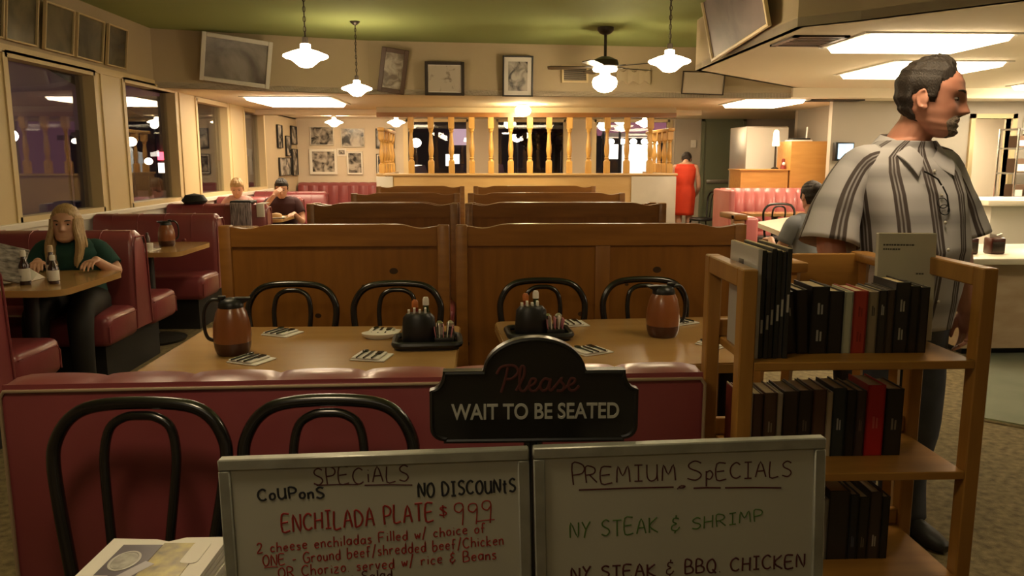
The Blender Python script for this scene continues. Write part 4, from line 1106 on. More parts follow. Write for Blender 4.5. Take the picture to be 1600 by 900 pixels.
row1 = [(1243, 17, .150, -.10, DK, 'black paperback leaning on the magazines', (0.45, 0.42, 0.4)), (1262, 17, .155, -.06, (0.02, 0.015, 0.015), 'dark paperback second right of the magazines', None),
        (1281, 29, .163, 0, DK, 'thick black paperback with grey spine lettering', (0.30, 0.29, 0.27)), (1311, 23, .152, 0, (0.014, 0.012, 0.012), 'black paperback left of the greenish white one', None),
        (1335, 14, .150, 0, (0.40, 0.40, 0.30), 'greenish white paperback on the top shelf left of the red book', None), (1350, 23, .152, 0, (0.34, 0.035, 0.022), 'brick red paperback on the top shelf', (0.22, 0.02, 0.015)),
        (1375, 15, .150, 0, (0.24, 0.19, 0.12), 'tan paperback right of the brick red book', (0.05, 0.04, 0.03)), (1391, 14, .153, 0, (0.03, 0.026, 0.022), 'dark paperback with pale dashes right of the tan book', (0.32, 0.3, 0.27)),
        (1406, 11, .154, 0, (0.05, 0.035, 0.025), 'thin brown paperback left of the silver-banded book', None), (1418, 24, .172, 0, (0.016, 0.016, 0.018), 'tall black paperback with a round silver emblem band', (0.32, 0.3, 0.25)),
        (1443, 15, .163, 0, DK, 'black paperback right of the silver-banded book', None), (1459, 15, .160, 0, (0.02, 0.018, 0.018), 'black paperback touching the big white book', None)]
for px, w, h, ln, col, lab, mk in row1:
    book(lab, px2x(px), w / 1250 * 1.82, h, 0.115, 1.84, SH[0], col, lean=ln, grp=G1, mark=mk, bands=(0.7, 0.3) if w > 20 else (0.72,))
t = thing('book', 'big white book turned face out at the right end of the top shelf', 'book', (1.01, 1.985, SH[0]), rot=(R(-4), 0, R(-8)), group=G1)
MB().box(0, 0.142, 0, 0.02, 0, 0.275, 0.001, 1).build('cover', bcol((0.50, 0.47, 0.38)), t, smooth=0)
MB().box(0.003, 0.1405, 0.002, 0.018, -0.0, 0.2755).build('pages', page, t, smooth=0)
b = MB()
for r_, (zz, x0, x1) in enumerate([(0.243, 0.012, 0.082), (0.232, 0.012, 0.05), (0.17, 0.095, 0.115), (0.14, 0.095, 0.112), (0.075, 0.09, 0.102)]):
    x = x0
    while x < x1:
        ww = 0.003 + 0.004 * random.random(); b.box(x, x + ww, -0.0007, 0.0005, zz, zz + 0.004); x += ww + 0.0018
b.build('cover_print', bcol((0.08, 0.075, 0.06)), t, smooth=0)
b = MB().box(0.085, 0.118, -0.0006, 0.0005, 0.03, 0.05); b.build('bar_patch', bcol((0.2, 0.17, 0.12)), t, smooth=0)
G2 = 'books on the middle shelf'
row2 = [(1172, 21, .165, 0, (0.42, 0.33, 0.2), 'cream paperback at the left end of the middle shelf', (0.3, 0.2, 0.1)), (1194, 16, .163, 0, (0.06, 0.03, 0.02), 'dark brown paperback beside the cream one, middle shelf', None), (1213, 21, .165, 0, (0.10, 0.055, 0.035), 'brown paperback with a pale oval on its spine, middle shelf', (0.3, 0.24, 0.18)),
        (1235, 8, .163, 0, (0.45, 0.4, 0.32), 'thin white paperback left of the dark run, middle shelf', None), (1245, 24, .168, 0, (0.045, 0.03, 0.022), 'thick dark brown paperback in the middle of the middle shelf', None), (1270, 22, .17, 0, (0.028, 0.02, 0.016), 'near-black paperback left of the brown one, middle shelf', (0.12, 0.09, 0.07)),
        (1294, 22, .172, 0, (0.10, 0.05, 0.03), 'chestnut paperback above the whiteboard corner, middle shelf', None), (1317, 9, .165, 0, (0.42, 0.35, 0.24), 'slim cream paperback in the middle shelf, right of the chestnut one', None), (1327, 22, .175, 0, (0.02, 0.03, 0.033), 'blue-black paperback with white spine mark, middle shelf', (0.35, 0.35, 0.34)),
        (1350, 16, .170, 0, DK, 'black paperback right of the blue-black one, middle shelf', None), (1367, 15, .168, 0, (0.05, 0.03, 0.026), 'dark brown paperback left of the scarlet book', (0.15, 0.09, 0.07)), (1384, 30, .182, 0, (0.42, 0.012, 0.014), 'scarlet red hardback on the middle shelf', (0.52, 0.09, 0.08)),
        (1416, 29, .172, 0, (0.018, 0.016, 0.014), 'black paperback with cream page tops at the right end of the middle shelf', (0.2, 0.17, 0.13))]
for px, w, h, ln, col, lab, mk in row2:
    book(lab, px2x(px, 1.87), w / 1250 * 1.86, h, 0.11, 1.87, SH[1], col, grp=G2, mark=mk, bands=(0.5,))
book('dark red paperback on the middle shelf, seen through the slatted side', SX0 + 0.04, 0.012, 0.165, 0.11, 1.86, SH[1], (0.14, 0.02, 0.018), grp=G2)
G3 = 'books on the bottom visible shelf'
row3 = [(1299, 18, .165, 0, (0.02, 0.016, 0.015), 'black paperback at the whiteboard edge, lowest shelf', (0.25, 0.2, 0.15)), (1318, 13, .16, 0, (0.24, 0.22, 0.20), 'grey paperback near the whiteboard edge, lowest shelf', None), (1332, 35, .182, 0, (0.028, 0.023, 0.022), 'very thick dark hardback on the lowest shelf', None),
        (1368, 15, .172, 0, (0.014, 0.017, 0.026), 'navy paperback right of the thick dark hardback, lowest shelf', (0.08, 0.09, 0.12)), (1384, 17, .165, 0, (0.02, 0.017, 0.014), 'black paperback with a small pale mark, lowest shelf', (0.12, 0.1, 0.08)), (1402, 20, .178, 0, (0.05, 0.035, 0.03), 'brown paperback with white edge stripe, lowest shelf', (0.4, 0.36, 0.3)), (1423, 13, .165, 0, (0.02, 0.018, 0.018), 'last black paperback at the right of the lowest shelf', None)]
for px, w, h, ln, col, lab, mk in row3:
    book(lab, px2x(px, 1.85), w / 1250 * 1.84, h, 0.11, 1.85, SH[2], col, grp=G3, mark=mk, bands=(0.3,))

# ================================================================== handwriting
GL = {
 'A': [[(0, 0), (.28, 1), (.58, 0)], [(.12, .38), (.48, .4)]], 'B': [[(0, 0), (.02, 1), (.36, .95), (.42, .75), (.3, .56), (.02, .5)], [(.3, .55), (.52, .36), (.46, .08), (0, 0)]],
 'C': [[(.55, .85), (.34, 1), (.08, .8), (0, .45), (.12, .1), (.36, 0), (.58, .14)]], 'D': [[(.02, 0), (0, 1), (.36, .88), (.54, .5), (.36, .1), (0, 0)]],
 'E': [[(.5, 1), (0, .98), (0, 0), (.54, .03)], [(0, .5), (.42, .54)]], 'F': [[(.5, 1), (0, .98), (0, 0)], [(0, .5), (.4, .54)]], 'G': [[(.55, .85), (.34, 1), (.08, .8), (0, .45), (.12, .1), (.36, 0), (.56, .14), (.56, .45), (.34, .45)]],
 'H': [[(0, 0), (.02, 1)], [(.5, 0), (.52, 1)], [(0, .5), (.5, .52)]], 'I': [[(.2, 0), (.2, 1)], [(0, 1), (.4, 1)], [(0, 0), (.4, 0)]], 'i!': [[(.1, 0), (.1, 1)]],
 'K': [[(0, 0), (0, 1)], [(.5, 1), (.02, .45), (.55, 0)]], 'L': [[(.02, 1), (0, 0), (.48, .03)]], 'M': [[(0, 0), (.06, 1), (.3, .4), (.56, 1), (.66, 0)]], 'N': [[(0, 0), (.04, 1), (.48, 0), (.54, 1)]],
 'O': [[(.28, 1), (.06, .8), (0, .45), (.12, .08), (.34, 0), (.54, .25), (.56, .65), (.42, .95), (.28, 1)]], 'P': [[(.04, 0), (0, 1), (.38, .96), (.5, .74), (.38, .52), (.03, .46)]],
 'R': [[(.04, 0), (0, 1), (.38, .96), (.48, .74), (.36, .54), (.03, .48)], [(.2, .48), (.56, 0)]], 'S': [[(.5, .88), (.28, 1), (.06, .84), (.1, .62), (.42, .42), (.5, .2), (.3, 0), (0, .1)]],
 'T': [[(0, 1), (.56, 1)], [(.28, 1), (.28, 0)]], 'U': [[(0, 1), (.02, .25), (.2, 0), (.42, .1), (.5, .35), (.5, 1)], [(.5, .4), (.54, 0)]], 'Y': [[(0, 1), (.25, .5)], [(.52, 1), (.25, .5), (.14, 0)]], 'Q': [[(.28, 1), (.06, .8), (0, .45), (.12, .08), (.34, 0), (.54, .25), (.56, .65), (.42, .95), (.28, 1)], [(.35, .25), (.6, -.05)]],
 'a': [[(.38, .45), (.2, .56), (.02, .36), (.08, .06), (.28, .04), (.4, .3), (.4, .55), (.42, 0)]], 'b': [[(.02, 1), (0, 0), (.3, .02), (.4, .3), (.26, .52), (.02, .4)]], 'c': [[(.36, .46), (.18, .55), (.02, .3), (.12, .03), (.38, .08)]],
 'd': [[(.4, .42), (.2, .52), (.02, .3), (.12, .02), (.34, .06), (.42, 1), (.42, 0)]], 'e': [[(.04, .3), (.36, .34), (.28, .54), (.1, .5), (.02, .25), (.14, .02), (.38, .08)]], 'f': [[(.36, .92), (.2, 1), (.12, .8), (.12, 0)], [(0, .5), (.3, .52)]],
 'h': [[(.02, 1), (0, 0)], [(0, .4), (.22, .54), (.36, .4), (.38, 0)]], 'i': [[(.06, .5), (.06, 0)], [(.06, .72), (.08, .76)]], 'k': [[(0, 0), (0, 1)], [(.34, .56), (.02, .28), (.38, 0)]], 'l': [[(.06, 1), (.06, 0)]], 'n': [[(0, .54), (.02, 0)], [(.02, .38), (.2, .55), (.34, .42), (.36, 0)]],
 'o': [[(.2, .55), (.03, .38), (.06, .08), (.24, .02), (.38, .2), (.34, .46), (.2, .55)]], 'p': [[(.02, .55), (.02, -.4)], [(.02, .45), (.24, .56), (.38, .32), (.24, .04), (.02, .1)]], 'r': [[(0, .54), (.02, 0)], [(.02, .34), (.16, .54), (.32, .48)]], 's': [[(.32, .5), (.12, .54), (.06, .38), (.3, .2), (.24, .02), (.02, .06)]],
 'u': [[(0, .54), (.02, .14), (.16, .01), (.32, .16), (.34, .54), (.36, 0)]], 'v': [[(0, .54), (.16, 0), (.34, .54)]], 'w': [[(0, .54), (.12, 0), (.24, .42), (.36, 0), (.48, .54)]], 'z': [[(0, .52), (.34, .52), (0, 0), (.38, .02)]], 'g': [[(.38, .45), (.2, .56), (.02, .36), (.1, .08), (.3, .06), (.4, .5), (.38, -.3), (.1, -.36)]],
 't': [[(.16, .9), (.16, .05), (.3, 0)], [(0, .6), (.34, .62)]], 'm': [[(0, .54), (.02, 0)], [(.02, .4), (.16, .54), (.26, .4), (.26, 0)], [(.26, .4), (.4, .54), (.52, .4), (.52, 0)]],
 '9': [[(.42, .7), (.26, .5), (.04, .62), (.06, .92), (.28, 1), (.44, .8), (.38, -.2)]], '2': [[(.02, .78), (.2, 1), (.42, .82), (.3, .45), (0, 0), (.5, .06)]], '1': [[(.1, 1), (.1, 0)]],
 '$': [[(.46, .8), (.26, .9), (.08, .74), (.44, .34), (.3, .12), (.02, .2)], [(.24, 1.08), (.28, -.08)]], '&': [[(.42, .85), (.16, .9), (.1, .66), (.3, .52), (.06, .4), (.04, .12), (.3, .08), (.46, .3)], [(.28, 1.1), (.26, .9)], [(.24, .08), (.2, -.12)]],
 '/': [[(0, -.2), (.3, 1.1)]], '-': [[(.02, .4), (.34, .42)]], '.': [[(.02, .02), (.06, .04)]], '+': [[(.1, .55), (.0, .3), (.2, .28), (.28, .5), (.1, .55)], [(.0, .3), (-.06, .12)]],
}
WR = random.Random(5)
def write(parent, text, x, y, h, ink, w=None, slope=0.03, r=0.0012, jit=0.05, name='handwriting', yy=-0.0031):
    """hand lettering on a board face: x, y is the baseline start in board metres (y down from the top edge)."""
    b = MB()
    def width(c):
        if c == ' ': return 0.5
        g = GL.get(c)
        if g is None: g = GL[c.upper()]
        return max(p[0] for s in g for p in s) + 0.22
    tot = sum(width(c) for c in text)
    sc = (w / tot / h) if w else 1.0
    cx = 0.0
    for c in text:
        if c != ' ':
            g = GL.get(c) or GL[c.upper()]
            dz = WR.uniform(-jit, jit) * h; ss = 1 + WR.uniform(-jit, jit)
            for s in g:
                pts = []
                for u, v in s:
                    X = x + (cx + u) * h * sc; Z = -y + v * h * ss + dz + slope * (X - x)
                    pts.append((X, yy, Z))
                if len(pts) > 2: pts = spline(pts, 3)
                b.tube(pts, r, 5, flat=0.4, up=(0, 1, 0))
        cx += width(c)
    return b.build(name, ink, parent)
def line(parent, x0, y0, x1, y1, ink, r=0.0012):
    return MB().tube([(x0, -0.0031, -y0), ((x0 + x1) / 2, -0.0031, -(y0 + y1) / 2 + 0.0006), (x1, -0.0031, -y1)], r, 5, flat=0.4, up=(0, 1, 0)).build('underline', ink, parent)
PXM, PYM = 0.000957, 0.00104            # metres on the board for one pixel of the photograph
def whiteboard(label, loc, roll, w, hgt):
    t = thing('whiteboard', label, 'whiteboard', loc, rot=(R(-2), roll, 0))
    MB().box(0.004, w - 0.004, -0.003, 0.006, -hgt + 0.004, -0.004).build('panel', 'board', t, smooth=0)
    f = MB()
    q = 0.0175
    f.box(0, w, -0.008, 0.012, -q, 0, 0.002, 1); f.box(0, w, -0.008, 0.012, -hgt, -hgt + q, 0.002, 1)
    f.box(0, q, -0.008, 0.012, -hgt + q, -q, 0.002, 1); f.box(w - q, w, -0.008, 0.012, -hgt + q, -q, 0.002, 1)
    f.build('frame', 'board_frame', t)
    for sx in (0.08, w - 0.08): MB().box(sx - 0.012, sx + 0.012, 0.012, 0.03, -loc[2] + 0.012, -0.03).build('leg', 'black_metal', t, smooth=0)
    return t
wb = whiteboard('left whiteboard in grey frame, handwritten with SPECIALS and an enchilada plate', (-0.396, 1.155, 0.9885), R(-1.35), 0.464, 0.62)
L0 = lambda px, py: ((px - 340) * PXM, (py - 718 + 0.033 * (px - 340)) * PYM)
def wl(text, x0, y0, x1, hpx, ink, **k):
    a = L0(x0, y0); return write(wb, text, a[0], a[1], hpx * PYM, ink, w=(x1 - x0) * PXM, **k)
wl('SPECiALS', 486, 757, 640, 24, 'ink_brown', slope=0.008)
line(wb, *L0(490, 757), *L0(555, 756), 'ink_brown'); line(wb, *L0(565, 757), *L0(640, 757), 'ink_brown')
wl('CoUPonS', 398, 779, 505, 17, 'ink_black', r=0.0019, slope=0.0)
wl('NO DISCOUNtS', 649, 776, 806, 20, 'ink_black', r=0.0019, slope=0.03)
wl('ENCHILADA PLATE', 433, 828, 676, 26, 'ink_red', r=0.0018, slope=0.045)
wl('$', 680, 806, 698, 16, 'ink_red', r=0.0014, slope=0)
wl('999', 704, 812, 770, 27, 'ink_red', slope=0.01)
line(wb, *L0(738, 813), *L0(768, 810), 'ink_red', 0.001)
wl('2 cheese enchiladas Filled w/ choice of', 391, 860, 756, 15, 'ink_red', slope=0.055)
wl('ONE - Ground beef/shredded beef/Chicken', 399, 880, 784, 16, 'ink_red', slope=0.055)
line(wb, *L0(400, 882), *L0(422, 881), 'ink_red', 0.001)
wl('OR Chorizo. served w/ rice & Beans', 422, 898, 772, 16, 'ink_red', slope=0.05)
line(wb, *L0(422, 898), *L0(444, 896), 'ink_red', 0.001)
wl('1 soup or Salad', 460, 911, 605, 15, 'ink_brown', slope=0.05)
wb2 = whiteboard('right whiteboard in grey frame, handwritten with PREMIUM SPECIALS and NY steak', (0.074, 1.155, 1.0005), R(-1.35), 0.448, 0.62)
L1 = lambda px, py: ((px - 832) * PXM, (py - 702 + 0.026 * (px - 832)) * PYM)
def wr(text, x0, y0, x1, hpx, ink, **k):
    a = L1(x0, y0); return write(wb2, text, a[0], a[1], hpx * PYM, ink, w=(x1 - x0) * PXM, **k)
wr('P', 894, 759, 922, 31, 'ink_brown', slope=0.0)
wr('REMIUM', 915, 757, 1066, 24, 'ink_brown', slope=0.0)
wr('S', 1078, 755, 1110, 30, 'ink_brown', slope=0.0)
wr('pECIALS', 1108, 753, 1252, 24, 'ink_brown', slope=0.0)
line(wb2, *L1(904, 767), *L1(1056, 764), 'ink_brown', 0.0014); line(wb2, *L1(1088, 766), *L1(1132, 766), 'ink_brown', 0.0014); line(wb2, *L1(1139, 766), *L1(1230, 767), 'ink_brown', 0.0014)
wr('+', 1064, 768, 1082, 11, 'ink_brown', slope=0)
wr('NY STEAK', 889, 841, 1036, 24, 'ink_green', r=0.0012, slope=0.025)
wr('&', 1052, 833, 1072, 22, 'ink_green', slope=0)
wr('SHRIMP', 1086, 830, 1206, 18, 'ink_green', r=0.0011, slope=0.10)
wr('NY STEAK', 890, 905, 1032, 19, 'ink_brown', r=0.0017, slope=0.0)
wr('&', 1044, 900, 1062, 22, 'ink_brown', slope=0)
wr('BBQ. CHICKEN', 1075, 899, 1276, 21, 'ink_brown', r=0.0016, slope=0.02)

# ================================================================== sign on a post
t = thing('waiting_sign', 'black shaped post sign reading Please WAIT TO BE SEATED', 'sign', (0.083, 1.26, 0))
def sign_outline(k=0.0):
    w, z0, z1 = 0.170 + k, 0.972 - k, 1.093 + k
    P = [(-w + 0.022, z0), (w - 0.022, z0)]
    P += [(w - 0.022 + 0.022 * math.sin(R(90 * i / 5)) * 1.0, z0 + 0.022 - 0.022 * math.cos(R(90 * i / 5)) * 1.0 + 0.004) for i in range(6)]
    P += [(w, 1.06)] + [(w - 0.022 * math.sin(R(18 * i)), 1.06 + (z1 - 1.06) * (1 - math.cos(R(18 * i)))) for i in range(1, 6)]
    P += [(0.085 + k, z1)]
    P += [(0.083 * math.cos(R(a)) * (1 + 8 * k), 1.090 + (0.058 + k) * math.sin(R(a))) for a in range(5, 180, 10)]
    P += [(-0.085 - k, z1)]
    L = [(-x, z) for x, z in P[2:2 + 6 + 6]][::-1]
    return P + L
MB().prism(sign_outline(), -0.008, 0.012, 'y').build('board', 'sign', t, smooth=0.5)
e = MB()
ol = [(x, -0.007, z) for x, z in sign_outline(-0.004)]
e.tube(ol, 0.0035, 6, closed=True, up=(0, 1, 0)); e.build('raised_edge', 'sign', t)
def font_part(txt, size, x, z, m, parent, squeeze=1.0, bold=0.0):
    cu = bpy.data.curves.new('txt', 'FONT'); cu.body = txt; cu.size = size; cu.extrude = 0.0008; cu.align_x = 'CENTER'; cu.offset = bold
    o = bpy.data.objects.new('txt', cu); COL.objects.link(o)
    me = bpy.data.meshes.new_from_object(o.evaluated_get(bpy.context.evaluated_depsgraph_get()))
    bpy.data.objects.remove(o)
    me.transform(Matrix.Translation((x, -0.009, z)) @ Matrix.Rotation(R(90), 4, 'X') @ Matrix.Diagonal((squeeze, 1, 1, 1)))
    return link('lettering', me, m, parent, smooth=0)
font_part('WAIT TO BE SEATED', 0.0365, 0.0025, 1.013, 'sign_letter', t, squeeze=0.80, bold=0.0006)
pl = MB()
CUR = {'P': [[(.18, -.02), (.3, .5), (.38, .95)], [(.05, .7), (.2, .98), (.55, 1.02), (.68, .78), (.5, .52), (.3, .5)]], 'l': [[(.0, .05), (.22, .6), (.24, .95), (.14, .95), (.1, .5), (.12, .1), (.24, .04), (.34, .2)]], 'e': [[(.0, .2), (.2, .3), (.26, .46), (.14, .5), (.06, .26), (.12, .05), (.26, .05), (.38, .22)]],
       'a': [[(.32, .44), (.16, .5), (.03, .26), (.1, .04), (.24, .12), (.34, .48), (.3, .14), (.36, .05), (.46, .2)]], 's': [[(.0, .15), (.22, .52), (.2, .4), (.3, .22), (.24, .04), (.08, .04)], [(.24, .05), (.38, .2)]]}
cx = -0.064
for c, adv in (('P', .62), ('l', .32), ('e', .36), ('a', .44), ('s', .36), ('e', .36)):
    for s in CUR[c]:
        pl.tube(spline([(cx + u * 0.055, -0.0085, 1.058 + v * 0.043) for u, v in s], 5), 0.0024, 6, flat=0.4, up=(0, 1, 0))
    cx += adv * 0.055
pl.build('script_lettering', 'sign_red', t)
MB().tube([(0, 0.02, 0.03), (0, 0.02, 1.06)], 0.016, 12).build('post', 'black_metal', t)
MB().lathe([(0, 0), (0.085, 0), (0.085, 0.012), (0.05, 0.03), (0.02, 0.05), (0, 0.05)], 24, c=(0, 0.02, 0)).build('base', 'black_metal', t)

# ================================================================== brochures on a small stand, lower left
t = thing('brochure_stand', 'small dark stand under the pile of brochures at the lower left', 'stand', (-0.51, 1.15, 0))
MB().box(-0.12, 0.11, -0.14, 0.14, 0.70, 0.72, 0.004).build('top', 'black', t)
MB().tube([(0, 0, 0.02), (0, 0, 0.70)], 0.02, 10).build('post', 'black_metal', t)
MB().lathe([(0, 0), (0.14, 0), (0.14, 0.012), (0.03, 0.03), (0, 0.03)], 20).build('base', 'black_metal', t)
BPG = 'glossy food brochures piled on the stand'
for k in range(9):
    a = WR.uniform(-0.05, 0.05)
    top = k == 8
    lab = 'top brochure of the pile with a round emblem and a yellow food photo' if top else ['brochure at the bottom of the pile', 'second brochure from the bottom of the pile', 'third brochure from the bottom of the pile', 'fourth brochure from the bottom of the pile', 'brochure in the middle of the pile', 'fourth brochure from the top of the pile', 'third brochure from the top, sticking out at the right', 'second brochure from the top, corner showing behind'][k]
    o = thing('brochure', 'white glossy ' + lab, 'brochure', (-0.528 + (0 if top else WR.uniform(-0.004, 0.007)), 1.172 + (0 if top else WR.uniform(-0.006, 0.004)), 0.7205 + k * 0.0092), rz=R(-2) + (0 if top else a), group=BPG)
    b = MB()
    rr = []
    for i in range(9):
        u = -0.095 + 0.19 * i / 8
        zz = 0.0055 * (1 - abs(u / 0.095)) if False else 0.006 * abs(u / 0.095) ** 1.5
        rr.append([(u, -0.13, zz * 0.25), (u, 0.105 + (0.006 if i > 4 else 0.0) - (0.008 if i == 4 else 0), zz * 0.25), (u, 0.105 + (0.006 if i > 4 else 0.0) - (0.008 if i == 4 else 0), zz * 0.25 + 0.0075), (u, -0.13, zz * 0.25 + 0.0075)])
    b.loft(rr).build('pages', 'paper', o, smooth=0)
    if top:
        z = 0.0094
        MB().box(-0.068, -0.004, -0.12, 0.082, z - 0.001, z, 0).build('cover_photo', mat('mauve_print', (0.085, 0.065, 0.09), 0.3, var=(0.06, 0.045, 0.065), vscale=8), o, smooth=0)
        MB().box(-0.003, 0.064, -0.12, 0.088, z - 0.001, z + 0.0002).build('food_photo', mat('yellow_food_print', (0.40, 0.31, 0.05), 0.3, var=(0.07, 0.045, 0.012), vscale=38), o, smooth=0)
        e = MB().tube([(-0.041 + 0.021 * math.cos(2 * PI * q / 28), 0.028 + 0.030 * math.sin(2 * PI * q / 28), z + 0.0003) for q in range(28)], 0.0022, 6, closed=True, flat=0.4)
        e.build('emblem_ring', bcol((0.42, 0.40, 0.37)), o)
        MB().lathe([(0, z), (0.019, z), (0.019, z + 0.0006), (0, z + 0.0006)], 24, c=(-0.041, 0.028, 0), sy=1.42).build('emblem_disc', mat('emblem_print', (0.2, 0.19, 0.16), 0.4, var=(0.42, 0.4, 0.36), vscale=60), o)
        MB().box(-0.0105, 0.0095, -0.03, 0.03, z, z + 0.0005, m=Matrix.Translation((-0.012, -0.004, 0)) @ Matrix.Rotation(R(-28), 4, 'Z')).build('cover_strip', bcol((0.36, 0.33, 0.36)), o, smooth=0)
        MB().box(-0.068, -0.045, -0.035, -0.018, z, z + 0.0005).build('cover_tab', 'paper', o, smooth=0)
        MB().prism(rounded_rect(0.047, 0.075, 0.02, 0.09, 0.008), z, z + 0.0006, 'z').build('corner_tab', 'paper', o)

# ================================================================== people
def interp(tab, t):
    if t <= tab[0][0]: return tab[0][1]
    for (a, va), (b, vb) in zip(tab, tab[1:]):
        if t <= b:
            u = (t - a) / (b - a); u = u * u * (3 - 2 * u)
            return va + (vb - va) * u
    return tab[-1][1]
FRONT = [(-1, .060), (-.93, .078), (-.82, .086), (-.6, .087), (-.35, .087), (-.1, .086), (.1, .090), (.25, .093), (.45, .090), (.65, .078), (.82, .055), (.94, .025), (1, -.005)]
BACK = [(-1, .030), (-.9, .008), (-.75, -.018), (-.55, -.055), (-.3, -.080), (0, -.097), (.3, -.106), (.55, -.098), (.75, -.078), (.9, -.045), (1, -.012)]
WIDTH = [(-1, .018), (-.93, .034), (-.8, .049), (-.6, .060), (-.3, .069), (0, .075), (.3, .079), (.55, .074), (.75, .059), (.9, .037), (1, .006)]
HH = 0.117
def gs(x, s): return math.exp(-(x / s) ** 2)
def head_point(az, t, off=0.0, face=True, fat=1.0):
    """az from the front (-Y), positive towards +X."""
    f, b, w = interp(FRONT, t), interp(BACK, t), interp(WIDTH, t) * fat
    c, a = (f + b) / 2, (f - b) / 2
    p = 2.25
    ca, sa = math.cos(az), math.sin(az)
    q = (abs(ca) ** p + abs(sa) ** p) ** (-1 / p)
    fx = w * q * sa; fy = c + a * q * ca            # forward measured positive
    z = t * HH
    if face and ca > 0:
        x = fx
        d = 0.0
        nz = z
        # nose
        if -0.052 < nz < 0.03:
            u = (0.03 - nz) / 0.066                   # 0 bridge .. 1 tip
            A = 0.005 + 0.029 * max(0, min(1, u)) ** 1.15
            if nz < -0.036: A *= max(0, (nz + 0.052) / 0.016)
            d += A * gs(x, 0.0085 + 0.0065 * max(0, min(1, u)))
            if nz < -0.022: d += 0.007 * gs(abs(x) - 0.013, 0.006) * gs(nz + 0.036, 0.008)
        d += 0.005 * gs(nz - 0.022, 0.010) * gs(abs(x) - 0.028, 0.022)         # brow
        d -= 0.010 * gs(nz - 0.003, 0.012) * gs(abs(x) - 0.032, 0.015)         # eye sockets
        d += 0.0035 * gs(nz + 0.0, 0.0065) * gs(abs(x) - 0.032, 0.012)         # lids
        d += 0.004 * gs(nz + 0.026, 0.018) * gs(abs(x) - 0.045, 0.018)         # cheeks
        d += 0.0055 * gs(nz + 0.062, 0.0055) * gs(x, 0.020)                    # lips
        d += 0.0055 * gs(nz + 0.075, 0.0060) * gs(x, 0.018)
        d -= 0.0045 * gs(nz + 0.0685, 0.0035) * gs(x, 0.022)
        d -= 0.004 * gs(nz + 0.086, 0.007) * gs(x, 0.022)
        d += 0.005 * gs(nz + 0.103, 0.011) * gs(x, 0.022)                      # chin
        fy += d
    v = Vector((fx, -fy, z))
    if off:
        n = Vector((fx / max(w, .01) ** 2 * .006, -(fy - c) / max(a, .01) ** 2 * .006, 0))
        n.z = 0.35 * (t + 0.1) if t > 0 else 0.0
        n.z = t * 1.0 if t > 0.4 else n.z
        n.normalize()
        v += n * off
    return v
def head_mesh(b, m, fat=1.0, n=72, k=64):
    rings = []
    for i in range(k + 1):
        t = -1 + 2 * i / k
        rings.append([m @ head_point(2 * PI * j / n, t, fat=fat) for j in range(n)])
    b.loft(rings)
    for s in (-1, 1):                                                          # ears
        mm = m @ Matrix.Translation((s * 0.077 * fat, 0.010, -0.008)) @ Matrix.Rotation(s * R(22), 4, 'Z') @ Matrix.Rotation(R(-8), 4, 'X')
        b.ell((0, 0, 0), (0.008, 0.016, 0.027), 14, 10, m=mm)
        b.tube([mm @ Vector((s * 0.007, 0.016 * math.cos(R(a)), 0.026 * math.sin(R(a)))) for a in range(-100, 130, 20)], 0.0048, 8)
        b.ell((0, -0.005, -0.026), (0.006, 0.009, 0.009), 10, 6, m=mm)
def head_shell(m, mask, thick, base=-0.004, fat=1.0, n=96, k=80, face=True):
    """a closed shell over the head where mask(az, t) is true."""
    b = MB()
    V, W = {}, {}
    for i in range(k + 1):
        t = -1 + 2 * i / k
        for j in range(n):
            az = 2 * PI * j / n
            a = az if az <= PI else az - 2 * PI
            mk = mask(a, t)
            if mk > 0:
                th = thick(a, t) if callable(thick) else thick
                V[i, j] = b.bm.verts.new(m @ head_point(az, t, th * min(1, mk), fat=fat, face=face))
                W[i, j] = b.bm.verts.new(m @ head_point(az, t, base, fat=fat, face=face))
    def quad(i, j): return (i, j), (i, (j + 1) % n), (i + 1, (j + 1) % n), (i + 1, j)
    have = {}
    for i in range(k):
        for j in range(n):
            q = quad(i, j)
            if all(p in V for p in q): have[i, j] = q
    for (i, j), q in have.items():
        b.face([V[p] for p in q]); b.face([W[p] for p in q][::-1])
        for (di, dj), e in (((-1, 0), (q[0], q[1])), ((1, 0), (q[2], q[3])), ((0, 1), (q[1], q[2])), ((0, -1), (q[3], q[0]))):
            if (i + di, (j + dj) % n) not in have: b.face([V[e[0]], W[e[0]], W[e[1]], V[e[1]]])
    loose = [v for v in b.bm.verts if not v.link_faces]
    bmesh.ops.delete(b.bm, geom=loose, context='VERTS')
    return b
def limb(b, pts, rs, n=14):
    b.tube(spline(pts, 4), [interp(list(enumerate(rs)), i / 4) for i in range((len(pts) - 1) * 4 + 1)], n)
    b.ell(pts[0], (rs[0],) * 3, 12, 8); b.ell(pts[-1], (rs[-1],) * 3, 12, 8)
